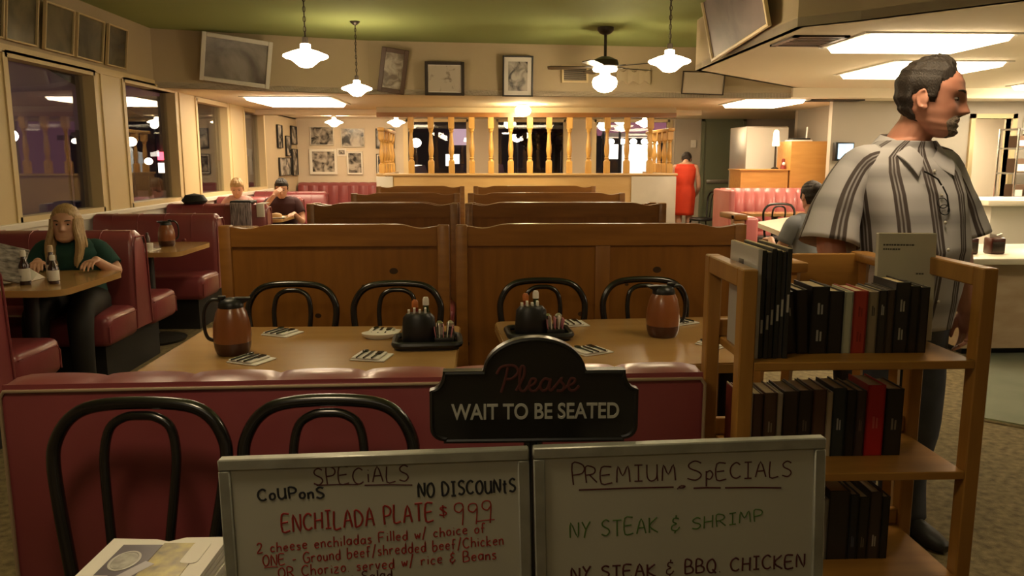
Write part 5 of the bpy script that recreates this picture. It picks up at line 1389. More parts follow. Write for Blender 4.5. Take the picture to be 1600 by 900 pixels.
def hand(b, wrist, d, palm_n, curl=0.5, side=1, s=1.0):
    """palm and five fingers; d points along the hand, palm_n out of the palm; the thumb lies on the side d x palm_n * side."""
    W = Vector(wrist); d = Vector(d).normalized(); pn = Vector(palm_n); pn = (pn - d * pn.dot(d)).normalized()
    lat = d.cross(pn) * side
    rings = []
    for u, w, th in ((-0.01, .026, .021), (0.02, .034, .016), (0.05, .041, .015), (0.08, .042, .013), (0.095, .040, .010)):
        C = W + d * u * s
        rings.append([C + (lat * w * math.cos(2 * PI * i / 14) + pn * th * math.sin(2 * PI * i / 14)) * s for i in range(14)])
    b.loft(rings)
    for k, (o, L, r) in enumerate(((.031, .072, .0088), (.011, .080, .0090), (-.010, .075, .0086), (-.030, .058, .0078))):
        P = [W + (d * 0.075 + lat * o) * s]; ang = 0.12; cur = P[0]
        for seg, l in ((0, .02), (1, L * .45), (2, L * .30), (3, L * .25)):
            dirv = d * math.cos(ang) + pn * math.sin(ang) + lat * (o * 1.2)
            cur = cur + dirv.normalized() * l * s; P.append(cur)
            ang += curl * (0.55 + 0.12 * k)
        b.tube(P, [r * s, r * s, r * s, r * .9 * s, r * .72 * s], 8); b.ell(P[-1], (r * .72 * s,) * 3, 8, 6)
    P = [W + (d * 0.018 + lat * 0.024) * s, W + (d * 0.045 + lat * 0.046 + pn * .008) * s, W + (d * 0.072 + lat * 0.055 + pn * .018) * s, W + (d * 0.096 + lat * 0.054 + pn * .028) * s]
    b.tube(P, [.013 * s, .0115 * s, .010 * s, .0078 * s], 8); b.ell(P[-1], (.0078 * s,) * 3, 8, 6)
def torso_rings(spec, n=28, grow=0.0):
    rings = []
    for z, cx, cy, w, d in spec:
        rings.append([(cx + (w + grow) * math.copysign(abs(math.cos(2 * PI * j / n)) ** 0.85, math.cos(2 * PI * j / n)), cy + (d + grow) * math.copysign(abs(math.sin(2 * PI * j / n)) ** 0.9, math.sin(2 * PI * j / n)), z) for j in range(n)])
    return rings
def baked(b, name, m, parent, voxel=0.006, smooth_it=4):
    me = b.mesh(name)
    o = bpy.data.objects.new(name, me); COL.objects.link(o)
    r = o.modifiers.new('r', 'REMESH'); r.mode = 'VOXEL'; r.voxel_size = voxel
    s = o.modifiers.new('s', 'SMOOTH'); s.factor = 0.5; s.iterations = smooth_it
    me2 = bpy.data.meshes.new_from_object(o.evaluated_get(bpy.context.evaluated_depsgraph_get()))
    bpy.data.objects.remove(o)
    for p in me2.polygons: p.use_smooth = True
    return link(name, me2, m, parent, smooth=0)
def cloth(rings_list, name, m, parent, uvw=None, thick=0.004):
    """garment made of open tubes; UV: u metres around, v metres along."""
    me = bpy.data.meshes.new(name)
    vs, fs, uv = [], [], []
    for rings, u_off in rings_list:
        base = len(vs); n = len(rings[0])
        for r in rings: vs += [tuple(p) for p in r]
        ref = rings[len(rings) // 2]
        us = [0.0]
        for j in range(n): us.append(us[-1] + (Vector(ref[(j + 1) % n]) - Vector(ref[j])).length)
        vv = [0.0]
        for a, c in zip(rings, rings[1:]): vv.append(vv[-1] + (Vector(a[0]) - Vector(c[0])).length)
        for i in range(len(rings) - 1):
            for j in range(n):
                k = (j + 1) % n
                fs.append((base + i * n + j, base + i * n + k, base + (i + 1) * n + k, base + (i + 1) * n + j))
                uv += [(us[j] + u_off, vv[i]), (us[j + 1] + u_off, vv[i]), (us[j + 1] + u_off, vv[i + 1]), (us[j] + u_off, vv[i + 1])]
    me.from_pydata(vs, [], fs)
    ul = me.uv_layers.new(name='UVMap')
    for i, c in enumerate(uv): ul.data[i].uv = c
    bm_ = bmesh.new(); bm_.from_mesh(me); bmesh.ops.recalc_face_normals(bm_, faces=bm_.faces[:]); bm_.to_mesh(me); bm_.free()
    o = link(name, me, m, parent, smooth=1.2)
    sm = o.modifiers.new('thickness', 'SOLIDIFY'); sm.thickness = thick; sm.offset = 1
    return o
def tube_rings(pts, rs, n=24, flat=1.0, sub=4, wob=0.0, seed=0):
    P = [Vector(p) for p in spline(pts, sub)]
    rr = [interp(list(enumerate(rs)), i / sub) for i in range(len(P))]
    rnd = random.Random(seed)
    ph = [rnd.uniform(0, 6.28) for _ in range(3)]
    rings = []
    nrm = None
    for i, p in enumerate(P):
        T = (P[min(i + 1, len(P) - 1)] - P[max(i - 1, 0)]).normalized()
        if nrm is None: nrm = (Vector((0, -1, 0)) - T * Vector((0, -1, 0)).dot(T)).normalized()
        nrm = (nrm - T * nrm.dot(T)).normalized(); bi = T.cross(nrm)
        ring = []
        for j in range(n):
            a = 2 * PI * j / n
            w = 1 + wob * (math.sin(3 * a + ph[0] + i * 0.5) + 0.7 * math.sin(5 * a + ph[1] - i * 0.8))
            ring.append(p + (nrm * math.cos(a) * flat + bi * math.sin(a)) * rr[i] * w)
        rings.append(ring)
    return rings
def eyes(m, parent, fat=1.0, browm='hair_dark'):
    for s in (-1, 1):
        p = head_point(s * 0.36, 0.01, fat=fat)
        c = Vector((s * 0.0325, p.y + 0.0075, 0.001))
        e = MB().ell(c, (0.0118, 0.0105, 0.0068), 14, 10, m=m).build('eye', 'eye', parent)
        MB().ell(c + Vector((0, -0.0088, 0)), (0.0056, 0.0035, 0.0056), 12, 8, m=m).build('iris', 'iris', e)
        bpts = []
        for u in range(6):
            x = 0.017 + 0.034 * u / 5
            az = math.asin(min(0.99, x / 0.085)); q = head_point(s * az, 0.19 + 0.035 * math.sin(PI * u / 6), fat=fat)
            bpts.append(m @ (q + Vector((0, -0.001, 0))))
        MB().tube(bpts, [0.002, 0.0034, 0.004, 0.0038, 0.003, 0.0015], 8).build('eyebrow', browm, parent)

def head_matrix(c, yaw=0, pitch=0, roll=0, s=1.0):
    return Matrix.Translation(c) @ Matrix.Rotation(yaw, 4, 'Z') @ Matrix.Rotation(pitch, 4, 'X') @ Matrix.Rotation(roll, 4, 'Y') @ Matrix.Scale(s, 4)

def short_mask(front=0.62, side=0.30, burn=-0.12, nape=-0.62):
    def f(a, t):
        x = abs(math.degrees(a))
        line = interp([(0, front), (32, front - 0.02), (50, side + 0.12), (66, side), (74, burn), (88, burn), (92, 0.05), (112, 0.05), (116, -0.25), (130, nape), (180, nape)], x)
        return max(0.0, min(1.0, (t - line) / 0.15 + 0.001)) if t > line - 0.001 else 0.0
    return f

# ---- the man standing at the right
man = thing('person', 'person standing at the right in a grey striped short-sleeved shirt and jeans, looking right', 'person', (1.50, 2.82, 0), rz=R(17))
MZ = 1.0
spec = [(0.86, 0, 0.01, .165, .125), (0.95, 0, 0.01, .188, .14), (1.03, 0, -0.005, .192, .155), (1.12, 0, -0.02, .192, .165), (1.22, 0, -0.01, .195, .155), (1.31, 0, 0.0, .203, .14), (1.385, 0, 0.01, .205, .12), (1.44, 0, 0.015, .178, .095), (1.475, 0, 0.012, .12, .078), (1.50, 0, 0.0, .075, .068)]
hm = head_matrix((0.035, -0.055, 1.635), R(38), R(5), R(3), 1.09)
b = MB()
b.loft(torso_rings(spec))
b.tube([(0, 0.01, 1.44), (0.008, 0.0, 1.50), (0.02, -0.02, 1.545), (0.03, -0.03, 1.60)], [.085, .070, .063, .060], 18)
head_mesh(b, hm)
armR = [(-0.195, 0.015, 1.405), (-0.265, 0.02, 1.27), (-0.30, 0.0, 1.13), (-0.285, -0.06, 1.00), (-0.255, -0.12, 0.885)]
armL = [(0.195, 0.015, 1.405), (0.255, 0.02, 1.27), (0.285, 0.01, 1.13), (0.28, -0.03, 1.00), (0.265, -0.07, 0.89)]
for a, sd in ((armR, -1), (armL, 1)):
    limb(b, a, [.056, .052, .048, .044, .031])
    hand(b, a[-1], Vector(a[-1]) - Vector(a[-2]), (-sd, 0.1, 0), 0.5, 1 if sd < 0 else 1, 1.0)
legs = [[(-0.10, 0.01, 0.90), (-0.11, 0.0, 0.68), (-0.115, -0.015, 0.47), (-0.12, 0.02, 0.26), (-0.125, 0.02, 0.09)], [(0.10, 0.01, 0.90), (0.115, 0.0, 0.68), (0.125, -0.015, 0.47), (0.13, 0.02, 0.26), (0.135, 0.02, 0.09)]]
for l in legs: limb(b, l, [.10, .085, .062, .055, .042])
baked(b, 'body', 'skin', man, 0.0042, 3)
eyes(hm, man)
def man_thick(a, t): return 0.010 + 0.009 * max(0, t) + 0.0015 * math.sin(a * 17) + (0.008 * max(0, 1 - abs(a) / 0.6) if t > 0.7 else 0)
head_shell(hm, short_mask(0.74, 0.40, -0.14, -0.66), man_thick, n=160, k=140).build('hair', 'hair_dark', man)
def beard_mask(a, t):
    x, z = math.degrees(a), t * HH
    q = 1 - (x / 56) ** 2 - ((z + 0.088 - 0.004 * (x / 50) ** 2) / 0.043) ** 2       # rounded goatee, open around the lips
    lips = ((x / 19) ** 2 + ((z + 0.068) / 0.0115) ** 2) - 1
    return max(0.0, min(1.0, q / 0.45, lips / 0.35 + 0.001))
head_shell(hm, beard_mask, 0.0055, base=-0.002, n=200, k=180).build('beard', 'beard', man)
# shirt
shirt = bpy.data.materials.new('striped_shirt_cloth'); shirt.use_nodes = True
n_, l_ = shirt.node_tree.nodes, shirt.node_tree.links
P_ = n_['Principled BSDF']; P_.inputs['Roughness'].default_value = 0.85
tcx = n_.new('ShaderNodeTexCoord'); sx = n_.new('ShaderNodeSeparateXYZ'); l_.new(tcx.outputs['UV'], sx.inputs[0])
def mth(op, a, bb=None):
    m = n_.new('ShaderNodeMath'); m.operation = op
    for i, v in enumerate((a, bb)):
        if v is None: continue
        if isinstance(v, (int, float)): m.inputs[i].default_value = v
        else: l_.new(v, m.inputs[i])
    return m.outputs[0]
per = 0.122
u = mth('FRACT', mth('DIVIDE', mth('ADD', sx.outputs['X'], 50 * per), per))
ramp = n_.new('ShaderNodeValToRGB'); ramp.color_ramp.interpolation = 'LINEAR'
els = [(0.0, 0), (0.26, 0), (0.275, 1), (0.345, 1), (0.36, 0.45), (0.39, 0.45), (0.405, 1), (0.445, 1), (0.46, 0.4), (0.49, 0.4), (0.505, 1), (0.595, 1), (0.61, 0), (1.0, 0)]
ce = ramp.color_ramp.elements
ce[0].position = 0; ce[0].color = (0, 0, 0, 1); ce[1].position = 1; ce[1].color = (0, 0, 0, 1)
for p, v in els[1:-1]:
    e_ = ce.new(p); e_.color = (v, v, v, 1)
l_.new(u, ramp.inputs[0])
v_ = mth('FRACT', mth('DIVIDE', sx.outputs['Y'], 0.155))
r2_ = n_.new('ShaderNodeValToRGB')
c2 = r2_.color_ramp.elements
c2[0].position = 0.0; c2[0].color = (0.50, 0.48, 0.50, 1); c2[1].position = 1.0; c2[1].color = (0.50, 0.48, 0.50, 1)
for p, c in ((0.30, (0.50, 0.48, 0.50, 1)), (0.45, (0.34, 0.325, 0.335, 1)), (0.60, (0.34, 0.325, 0.335, 1)), (0.75, (0.50, 0.48, 0.50, 1))):
    e_ = c2.new(p); e_.color = c
l_.new(v_, r2_.inputs[0])
mxs = n_.new('ShaderNodeMix'); mxs.data_type = 'RGBA'
l_.new(ramp.outputs[0], mxs.inputs[0]); l_.new(r2_.outputs[0], mxs.inputs[6]); mxs.inputs[7].default_value = (0.07, 0.052, 0.048, 1)
l_.new(mxs.outputs[2], P_.inputs['Base Color'])
M['shirt'] = shirt
sspec = [(0.84, 0, 0.0, .208, .165), (0.95, 0, -0.01, .213, .175), (1.03, 0, -0.015, .212, .18), (1.12, 0, -0.025, .210, .182), (1.22, 0, -0.015, .212, .17), (1.31, 0, -0.005, .218, .155), (1.385, 0, 0.008, .217, .132), (1.435, 0, 0.014, .19, .105), (1.468, 0, 0.010, .135, .088), (1.492, 0.003, 0.002, .095, .08)]
def fine(spec, k=4):
    out = []
    cols = [[(i, r[c]) for i, r in enumerate(spec)] for c in range(5)]
    for i in range((len(spec) - 1) * k + 1): out.append(tuple(interp(cols[c], i / k) for c in range(5)))
    return out
def folds(rings, amp, seed):
    rnd = random.Random(seed); ph = [rnd.uniform(0, 6) for _ in range(4)]
    out = []
    for i, r in enumerate(rings):
        C = sum((Vector(p) for p in r), Vector()) / len(r)
        rr = []
        for j, p in enumerate(r):
            a = 2 * PI * j / len(r)
            w = amp * (math.sin(4 * a + ph[0] + i * 0.22) + 0.6 * math.sin(7 * a + ph[1] - i * 0.3)) * max(0.0, min(1, (len(rings) - i) / len(rings) * 1.6))
            v = Vector(p) - C; v.z = 0
            rr.append(Vector(p) + v.normalized() * w)
        out.append(rr)
    return out
tor = folds(torso_rings(fine(sspec), 56), 0.005, 3)
slR = tube_rings([(-0.115, 0.012, 1.425), (-0.185, 0.018, 1.40), (-0.242, 0.02, 1.32), (-0.283, 0.012, 1.23), (-0.312, 0.0, 1.14)], [.055, .064, .072, .083, .096], 40, flat=1.05, wob=0.02, seed=4)
slL = tube_rings([(0.115, 0.012, 1.425), (0.185, 0.018, 1.40), (0.24, 0.02, 1.32), (0.275, 0.012, 1.23), (0.298, 0.0, 1.145)], [.055, .064, .070, .080, .092], 40, flat=1.05, wob=0.02, seed=9)
# the first torso column lies at the wearer's left side: u is measured from there
cloth([(tor, 0.012), (slR, 0.02), (slL, 0.05)], 'shirt', 'shirt', man)
cb = MB()
for s in (-1, 1):
    cb.loft([[(s * 0.008, -0.098, 1.425), (s * 0.012, -0.105, 1.428)], ] , caps=False) if False else None
    A = [(s * 0.012, -0.100, 1.425), (s * 0.052, -0.085, 1.468), (s * 0.080, -0.015, 1.502), (s * 0.062, 0.06, 1.518), (0.0, 0.084, 1.522)]
    B_ = [(s * 0.078, -0.142, 1.378), (s * 0.106, -0.104, 1.430), (s * 0.112, -0.015, 1.468), (s * 0.086, 0.078, 1.482), (0.0, 0.104, 1.486)]
    a_ = spline(A, 4); bb = spline(B_, 4)
    cb.loft([[p, q, q + Vector((0, 0, -0.004)) , p + Vector((0, 0, -0.006))] for p, q in zip(a_, bb)])
cb.build('collar', 'shirt', man)
pm_ = MB()
pl_pts = [(0.0, -(0.18 - 0.0) + 0.0, 0.88)]
for z in (1.39, 1.31, 1.22, 1.13, 1.04, 0.95):
    y = interp([(0.84, -.166), (0.95, -.187), (1.03, -.197), (1.12, -.209), (1.22, -.187), (1.31, -.162), (1.385, -.126), (1.435, -.093)], z)
    bt_ = MB().ell((0.0, y - 0.006, z), (0.006, 0.003, 0.006), 12, 6).build('button', 'white', man)
# jeans and shoes
jr = [(tube_rings(l[:4] + [(l[4][0], l[4][1], 0.07)], [.125, .105, .085, .08, .082], 28, wob=0.02, seed=i), 0) for i, l in enumerate(legs)]
hip = torso_rings([(0.78, 0, 0.01, .20, .14), (0.88, 0, 0.01, .198, .15), (0.98, 0, 0.0, .198, .16)], 40)
cloth([(hip, 0)] + jr, 'jeans', 'jeans', man)
for l in legs:
    x, y, _ = l[4]
    MB().loft([[(x + w * math.cos(2 * PI * j / 16), yy, max(0.0, zc + h * math.sin(2 * PI * j / 16))) for j in range(16)] for yy, w, zc, h in ((y + 0.085, .02, .05, .03), (y + 0.07, .036, .05, .05), (y + 0.01, .04, .055, .06), (y - 0.08, .045, .04, .045), (y - 0.15, .046, .032, .034), (y - 0.20, .034, .026, .024), (y - 0.215, .015, .022, .012))]).build('shoe', 'shoe', man)
# spectacles hanging from the placket
g = thing('spectacles', "dark wire spectacles hanging from the standing man's shirt front", 'glasses', (1.50, 2.82, 0), rz=R(17))
fy = -0.158
MB().tube([(-0.005, fy - 0.010, 1.345), (-0.025, fy - 0.012, 1.365), (-0.055, fy + 0.002, 1.385), (-0.068, fy + 0.006, 1.39)], 0.0032, 6).build('temple', 'black', g)
MB().tube([(0.0, fy - 0.012, 1.34), (0.018, fy - 0.016, 1.31), (0.026, fy - 0.02, 1.27), (0.02, fy - 0.024, 1.255)], 0.0028, 6).build('temple', 'black', g)
for c in ((-0.008, 1.285), (0.004, 1.262)):
    MB().tube([(c[0] + 0.022 * math.cos(2 * PI * q / 20), fy - 0.024 + 0.004 * math.sin(2 * PI * q / 20), c[1] + 0.017 * math.sin(2 * PI * q / 20)) for q in range(20)], 0.0016, 6, closed=True).build('lens_rim', 'black', g)

# ---- generic seated diner, facing -Y, hips at the origin height of the seat
def diner(label, loc, rz, skin, top, legs_m, hair_fn, head=(0, -0.05, 1.08), yaw=0, pitch=0.1, armR=None, armL=None, leanz=0.0, s=1.0, sleeve='short', fat=1.0, face=True, shoulder=0.165, chest=0.11, browm='hair_dark', k=1.0, handdir=((0.2, -1, 0.0), (-0.2, -1, 0.0)), palm=((0, 0, -1), (0, 0, -1))):
    t = thing('person', label, 'person', loc, rz=rz)
    t.scale = (s, s, s)
    sp = [(0.44, 0, 0.05, .17, .12), (0.55, 0, 0.04, .155, .11), (0.68, 0, 0.01, .145, .105), (0.80, 0, -0.02, .155, chest), (0.89, 0, -0.035, shoulder, chest * 0.95), (0.95, 0, -0.035, shoulder * 0.86, .08), (0.985, 0, -0.035, .09, .06)]
    zk = lambda z: 0.5 + (z - 0.5) * k if z > 0.5 else z
    sp = [(zk(q[0]),) + q[1:] for q in sp]
    b = MB()
    b.loft(torso_rings(sp))
    head = (head[0], head[1], zk(head[2])); H = Vector(head)
    b.tube([(0, -0.03, zk(0.94)), (H.x * 0.5, -0.04 + (H.y + 0.05) * 0.4, zk(0.99)), (H.x, H.y + 0.02, H.z - 0.03)], [.062, .052, .050], 14)
    hm = head_matrix(head, yaw, pitch, 0, 0.96)
    head_mesh(b, hm, fat, 56, 48)
    aR = armR or [(-shoulder + 0.01, -0.03, 0.90), (-0.22, -0.07, 0.76), (-0.23, -0.16, 0.66), (-0.16, -0.33, 0.755)]
    aL = armL or [(shoulder - 0.01, -0.03, 0.90), (0.22, -0.07, 0.76), (0.23, -0.16, 0.66), (0.16, -0.33, 0.755)]
    aR = [(q[0], q[1], zk(q[2]) if i < 3 else q[2]) for i, q in enumerate(aR)]; aL = [(q[0], q[1], zk(q[2]) if i < 3 else q[2]) for i, q in enumerate(aL)]
    for k, a in enumerate((aR, aL)):
        limb(b, a, [.052, .043, .038, .026])
        hand(b, a[-1], handdir[k], palm[k], 0.45, 1 if k == 0 else -1, 0.9)
    ll = []
    for sd in (-1, 1):
        l = [(sd * 0.09, 0.03, 0.50), (sd * 0.11, -0.2, 0.52), (sd * 0.12, -0.42, 0.49), (sd * 0.12, -0.44, 0.28), (sd * 0.12, -0.42, 0.08)]
        limb(b, l, [.085, .075, .058, .05, .038]); ll.append(l)
    baked(b, 'body', skin, t, 0.005, 1)
    if face: eyes(hm, t, fat, browm)
    hair_fn(hm, t)
    sh = folds(torso_rings(fine(sp, 3), 36, 0.012), 0.003, len(label))
    parts = [(sh, 0)]
    for a in (aR, aL):
        if sleeve == 'short': parts.append((tube_rings([Vector(a[0]) + Vector((-a[0][0] * 0.35, 0, 0.02)), a[0], a[1]], [.05, .064, .056], 20, seed=3, wob=0.015), 0))
        else: parts.append((tube_rings([Vector(a[0]) + Vector((-a[0][0] * 0.35, 0, 0.02))] + a[:4], [.05, .062, .052, .046, .034], 20, seed=3, wob=0.015), 0))
    cloth(parts, 'top', top, t)
    cloth([(tube_rings(l, [.10, .088, .07, .062, .055], 20, seed=5, wob=0.01), 0) for l in ll], 'trousers', legs_m, t)
    for l in ll:
        x, y, _ = l[4]
        MB().loft([[(x + w * math.cos(2 * PI * j / 12), yy, max(0.0, zc + h * math.sin(2 * PI * j / 12))) for j in range(12)] for yy, w, zc, h in ((y + 0.07, .02, .05, .03), (y + 0.05, .036, .05, .05), (y - 0.08, .042, .04, .04), (y - 0.17, .034, .026, .024), (y - 0.185, .012, .022, .012))]).build('shoe', 'shoe', t)
    return t, hm
def short_hair(m, front=0.55, side=0.3):
    return lambda hm, t: head_shell(hm, short_mask(front, side, -0.1, -0.6), lambda a, tt: 0.012 + 0.012 * max(0, tt) + 0.003 * math.sin(a * 11), n=64, k=56).build('hair', m, t)
def long_hair(hm, t):
    def mask(a, tt):
        x = abs(math.degrees(a))
        line = interp([(0, 0.64), (20, 0.60), (40, 0.42), (58, 0.05), (75, -0.35), (100, -0.9), (180, -0.9)], x)
        return max(0.0, min(1.0, (tt - line) / 0.08 + 0.001)) if tt > line else 0.0
    h = head_shell(hm, mask, lambda a, tt: 0.014 + 0.008 * max(0, tt), n=64, k=56)
    rnd = random.Random(11)
    for s in (-1, 1):
        for k in range(11):
            a = R(52 + k * 7.5)
            p0 = head_point(s * a, 0.25, 0.008); p1 = head_point(s * a, -0.25, 0.016)
            dx = rnd.uniform(-0.01, 0.01)
            pts = [p0, p1, Vector((s * (0.088 + dx), p1.y * 0.9 - 0.012, -0.115)), Vector((s * (0.088 + dx * 2), -0.075 + 0.012 * k, -0.18)), Vector((s * (0.075 + dx * 2), -0.105 + 0.014 * k, -0.25 + rnd.uniform(-0.03, 0.02)))]
            h.tube([hm @ q for q in spline(pts, 4)], [interp([(0, .012), (.5, .019), (.85, .014), (1, .004)], i / 16) for i in range(17)], 8)
    h.build('hair', 'hair_blond', t)
def bun_hair(hm, t):
    h = head_shell(hm, short_mask(0.5, 0.2, -0.3, -0.6), 0.016, n=64, k=56)
    h.ell((0, 0.11, 0.06), (0.045, 0.04, 0.045), 14, 10, m=hm)
    h.build('hair', 'hair_dark', t)

w, whm = diner('person in a dark teal top with long blond hair at the left booth table', (-2.62, 5.2, 0.02), R(12), 'skin_pale', 'teal', 'plinth', long_hair, head=(0, -0.10, 1.105), yaw=R(-2), pitch=R(-3), k=0.84,
      armR=[(-0.155, -0.03, 0.90), (-0.22, -0.07, 0.78), (-0.22, -0.18, 0.73), (-0.12, -0.30, 0.800)], armL=[(0.155, -0.03, 0.90), (0.24, -0.06, 0.78), (0.26, -0.14, 0.75), (0.20, -0.30, 0.800)], fat=1.08, browm='hair_dark')
cn = MB().tube(spline([(-0.07, -0.085, 0.975), (-0.03, -0.125, 0.93), (0, -0.132, 0.90), (0.03, -0.125, 0.93), (0.07, -0.085, 0.975)], 4), 0.003, 6)
cn.build('necklace', 'chrome', w)
# person at the very left, back to the camera, holding up a folded menu
diner('person cut by the left edge, seated facing away with forearm raised on the table', (-3.02, 4.1, 0.02), R(180), 'skin_pale', 'grey_cloth', 'jeans', short_hair('hair_dark'), head=(0, -0.06, 1.10), face=False,
      armL=[(0.155, -0.03, 0.90), (0.23, -0.06, 0.74), (0.25, -0.14, 0.73), (0.10, -0.26, 0.82)], armR=[(-0.155, -0.03, 0.90), (-0.27, -0.02, 0.77), (-0.34, -0.10, 0.75), (-0.28, -0.24, 0.88)], sleeve='short', handdir=((0.25, -0.35, 0.8), (0.2, -1, 0.2)), palm=((0.8, -0.2, 0.0), (0, 0, -1)))
o = thing('newspaper', 'folded newspaper held up at the left edge of the booth table', 'newspaper', (-2.60, 4.36, 0.81), rot=(R(-38), R(18), R(25)))
MB().box(-0.16, 0.10, -0.008, 0.008, -0.02, 0.20, 0.003, 1).build('folded_sheets', mat('newsprint', (0.45, 0.4, 0.36), 0.9, var=(0.08, 0.07, 0.065), vscale=24, vstretch=(1, 1, 3)), o)
MB().box(-0.155, 0.095, 0.008, 0.013, -0.018, 0.19, 0.001, 1).build('outer_sheet', 'paper', o)
# child and man farther along the windows
diner('blond child in pale pink looking down, behind the fourth booth bench', (-3.05, 10.2, 0.02), R(10), 'skin_pale', 'pink_cloth', 'jeans', short_hair('hair_blond', 0.42, 0.2), head=(0, -0.10, 1.08), pitch=R(20), browm='hair_blond', shoulder=0.135, s=0.98)
diner('person in a dark maroon shirt eating with a hand at the mouth, far left booth', (-2.50, 10.2, 0.02), R(8), 'skin_pale', 'maroon', 'jeans', short_hair('hair_dark', 0.5, 0.3), head=(0, -0.11, 1.09), pitch=R(14), k=0.93,
      armR=[(-0.16, -0.03, 0.90), (-0.25, -0.10, 0.80), (-0.24, -0.25, 0.80), (-0.08, -0.28, 0.97)], handdir=((0.45, 0.1, 0.5), (-0.3, -1, 0.0)), palm=((0.5, 0.6, 0), (0, 0, -1)))
# seated person with grey-blue shirt, right, mostly behind the man
diner('person with dark hair in a blue grey shirt seated behind the standing man', (2.63, 6.25, 0.02), R(195), 'skin_pale', 'grey_cloth', 'jeans', bun_hair, head=(0.0, -0.05, 1.12), yaw=R(-15), shoulder=0.18)
cs_ = thing('counter_stool', 'dark counter stool under the person in blue grey, behind the bookshelf', 'stool', (2.63, 6.22, 0))
MB().lathe([(0, 0.40), (0.17, 0.40), (0.18, 0.42), (0.17, 0.45), (0, 0.455)], 24).build('seat', 'vinyl', cs_)
MB().lathe([(0, 0), (0.2, 0), (0.2, 0.015), (0.03, 0.04), (0.025, 0.40), (0, 0.40)], 20).build('pedestal', 'chrome', cs_)
# figure in a red dress at the back, head bowed
red = thing('person', 'person in a vermilion red dress with bowed head, far back beside the balustrade', 'person', (3.42, 13.5, 0), rz=R(160))
sp = [(0.50, 0, 0.0, .15, .13), (0.85, 0, 0.0, .16, .12), (1.0, 0, 0, .125, .10), (1.15, 0, -0.01, .15, .105), (1.28, 0, -0.03, .17, .095), (1.35, 0, -0.045, .13, .075), (1.38, 0, -0.06, .07, .05)]
b = MB()
b.loft(torso_rings(sp[1:]))
hm = head_matrix((0, -0.15, 1.43), 0, R(38), 0, 0.95)
b.tube([(0, -0.04, 1.34), (0, -0.08, 1.39), (0, -0.13, 1.42)], [.055, .05, .05], 14)
head_mesh(b, hm, 1, 48, 40)
for sd in (-1, 1):
    a = [(sd * 0.165, -0.03, 1.30), (sd * 0.215, -0.03, 1.12), (sd * 0.225, -0.05, 0.97), (sd * 0.19, -0.17, 0.85)]
    limb(b, a, [.048, .04, .036, .025]); hand(b, a[-1], (-sd * 0.3, -0.8, -0.4), (-sd, 0, 0), 0.5, 1 if sd < 0 else -1, 0.9)
    limb(b, [(sd * 0.08, 0, 0.85), (sd * 0.085, -0.01, 0.5), (sd * 0.085, 0.015, 0.3), (sd * 0.085, 0.01, 0.07)], [.08, .058, .052, .034])
    MB().loft([[(sd * 0.085 + w_ * math.cos(2 * PI * j / 12), yy, max(0.0, zc + h * math.sin(2 * PI * j / 12))) for j in range(12)] for yy, w_, zc, h in ((0.07, .02, .04, .03), (0.05, .034, .04, .04), (-0.08, .04, .03, .03), (-0.17, .03, .02, .02))]).build('shoe', 'shoe', red)
baked(b, 'body', 'skin_pale', red, 0.0075, 2)
head_shell(hm, short_mask(0.5, 0.2, -0.3, -0.7), 0.02, n=48, k=40).build('hair', 'hair_dark', red)
cloth([(folds(torso_rings([(z, x, y, w_ + 0.014, d_ + 0.014) for z, x, y, w_, d_ in fine(sp[:6], 4)], 40), 0.006, 2), 0)], 'dress', 'red_dress', red)

# ================================================================== outside, at dusk
g = MB().box(-90, XL - 0.2, -20, 90, -0.25, -0.15); g.box(XL - 0.2, 60, YB + 0.2, 90, -0.25, -0.15)
struct(g.build('ground', 'asphalt', smooth=0))
t = thing('house', 'pale stucco building across the lot outside the first window', 'building', (-14.5, 22, -0.15))
MB().prism([(-7, 0), (-7, 3.0), (-1, 4.2), (5, 3.0), (5, 0)], -3, 3, 'x').build('wall', 'stucco', t, smooth=0)
MB().prism([(-7.5, 2.95), (-1, 4.25), (5.5, 2.95), (5.5, 3.1), (-1, 4.42), (-7.5, 3.1)], -3.3, 3.3, 'x').build('roof', 'dark_roof', t, smooth=0)
for y in (-5, 1.0):
    f = MB().box(2.98, 3.05, y, y + 2.2, 0.1, 2.4).build('window', 'plinth', t, smooth=0)
    MB().box(3.05, 3.08, y - 0.08, y, 0.1, 2.4).build('window_trim', 'stucco', f, smooth=0)
lamp_m = emit('street_lamp_glow', (1.0, 0.82, 0.6), 14)
def street_lamp(label, loc, h, r=0.14, m=None, grp='lamps glowing outside the windows'):
    t = thing('street_lamp', label, 'street lamp', loc, group=grp)
    MB().lathe([(0, 0), (0.12, 0), (0.1, 0.3), (0.05, 0.5), (0.04, h - r * 0.9), (0, h - r * 0.9)], 10).build('pole', 'iron', t)
    MB().ell((0, 0, h), (r, r, r * 0.85), 14, 10).build('lamp_head', m or lamp_m, t)
street_lamp('bright round lamp outside the first window, lighting the pale building', (-10.6, 18.7, -0.15), 2.1, 0.17)
street_lamp('yellow round lamp far off in the second window', (-14.5, 34.2, -0.15), 2.3, 0.22)
street_lamp('small lamp far off in the second window, upper right', (-15.8, 40.0, -0.15), 3.2, 0.18)
street_lamp('white lamp low in the second window', (-13.6, 33.6, -0.15), 1.5, 0.16)
street_lamp('lamp glowing between the left balusters', (-2.5, 31, -0.15), 2.2, 0.2)
street_lamp('lamp cluster light left in the middle back window', (0.9, 26, -0.15), 2.7, 0.19)
street_lamp('second lamp left in the middle back window', (1.25, 29, -0.15), 2.35, 0.19)
street_lamp('lamp glowing above the stall in the right back window', (4.6, 27, -0.15), 2.9, 0.22)
street_lamp('lamp at the left edge of the right back window', (3.9, 26, -0.15), 2.65, 0.19)
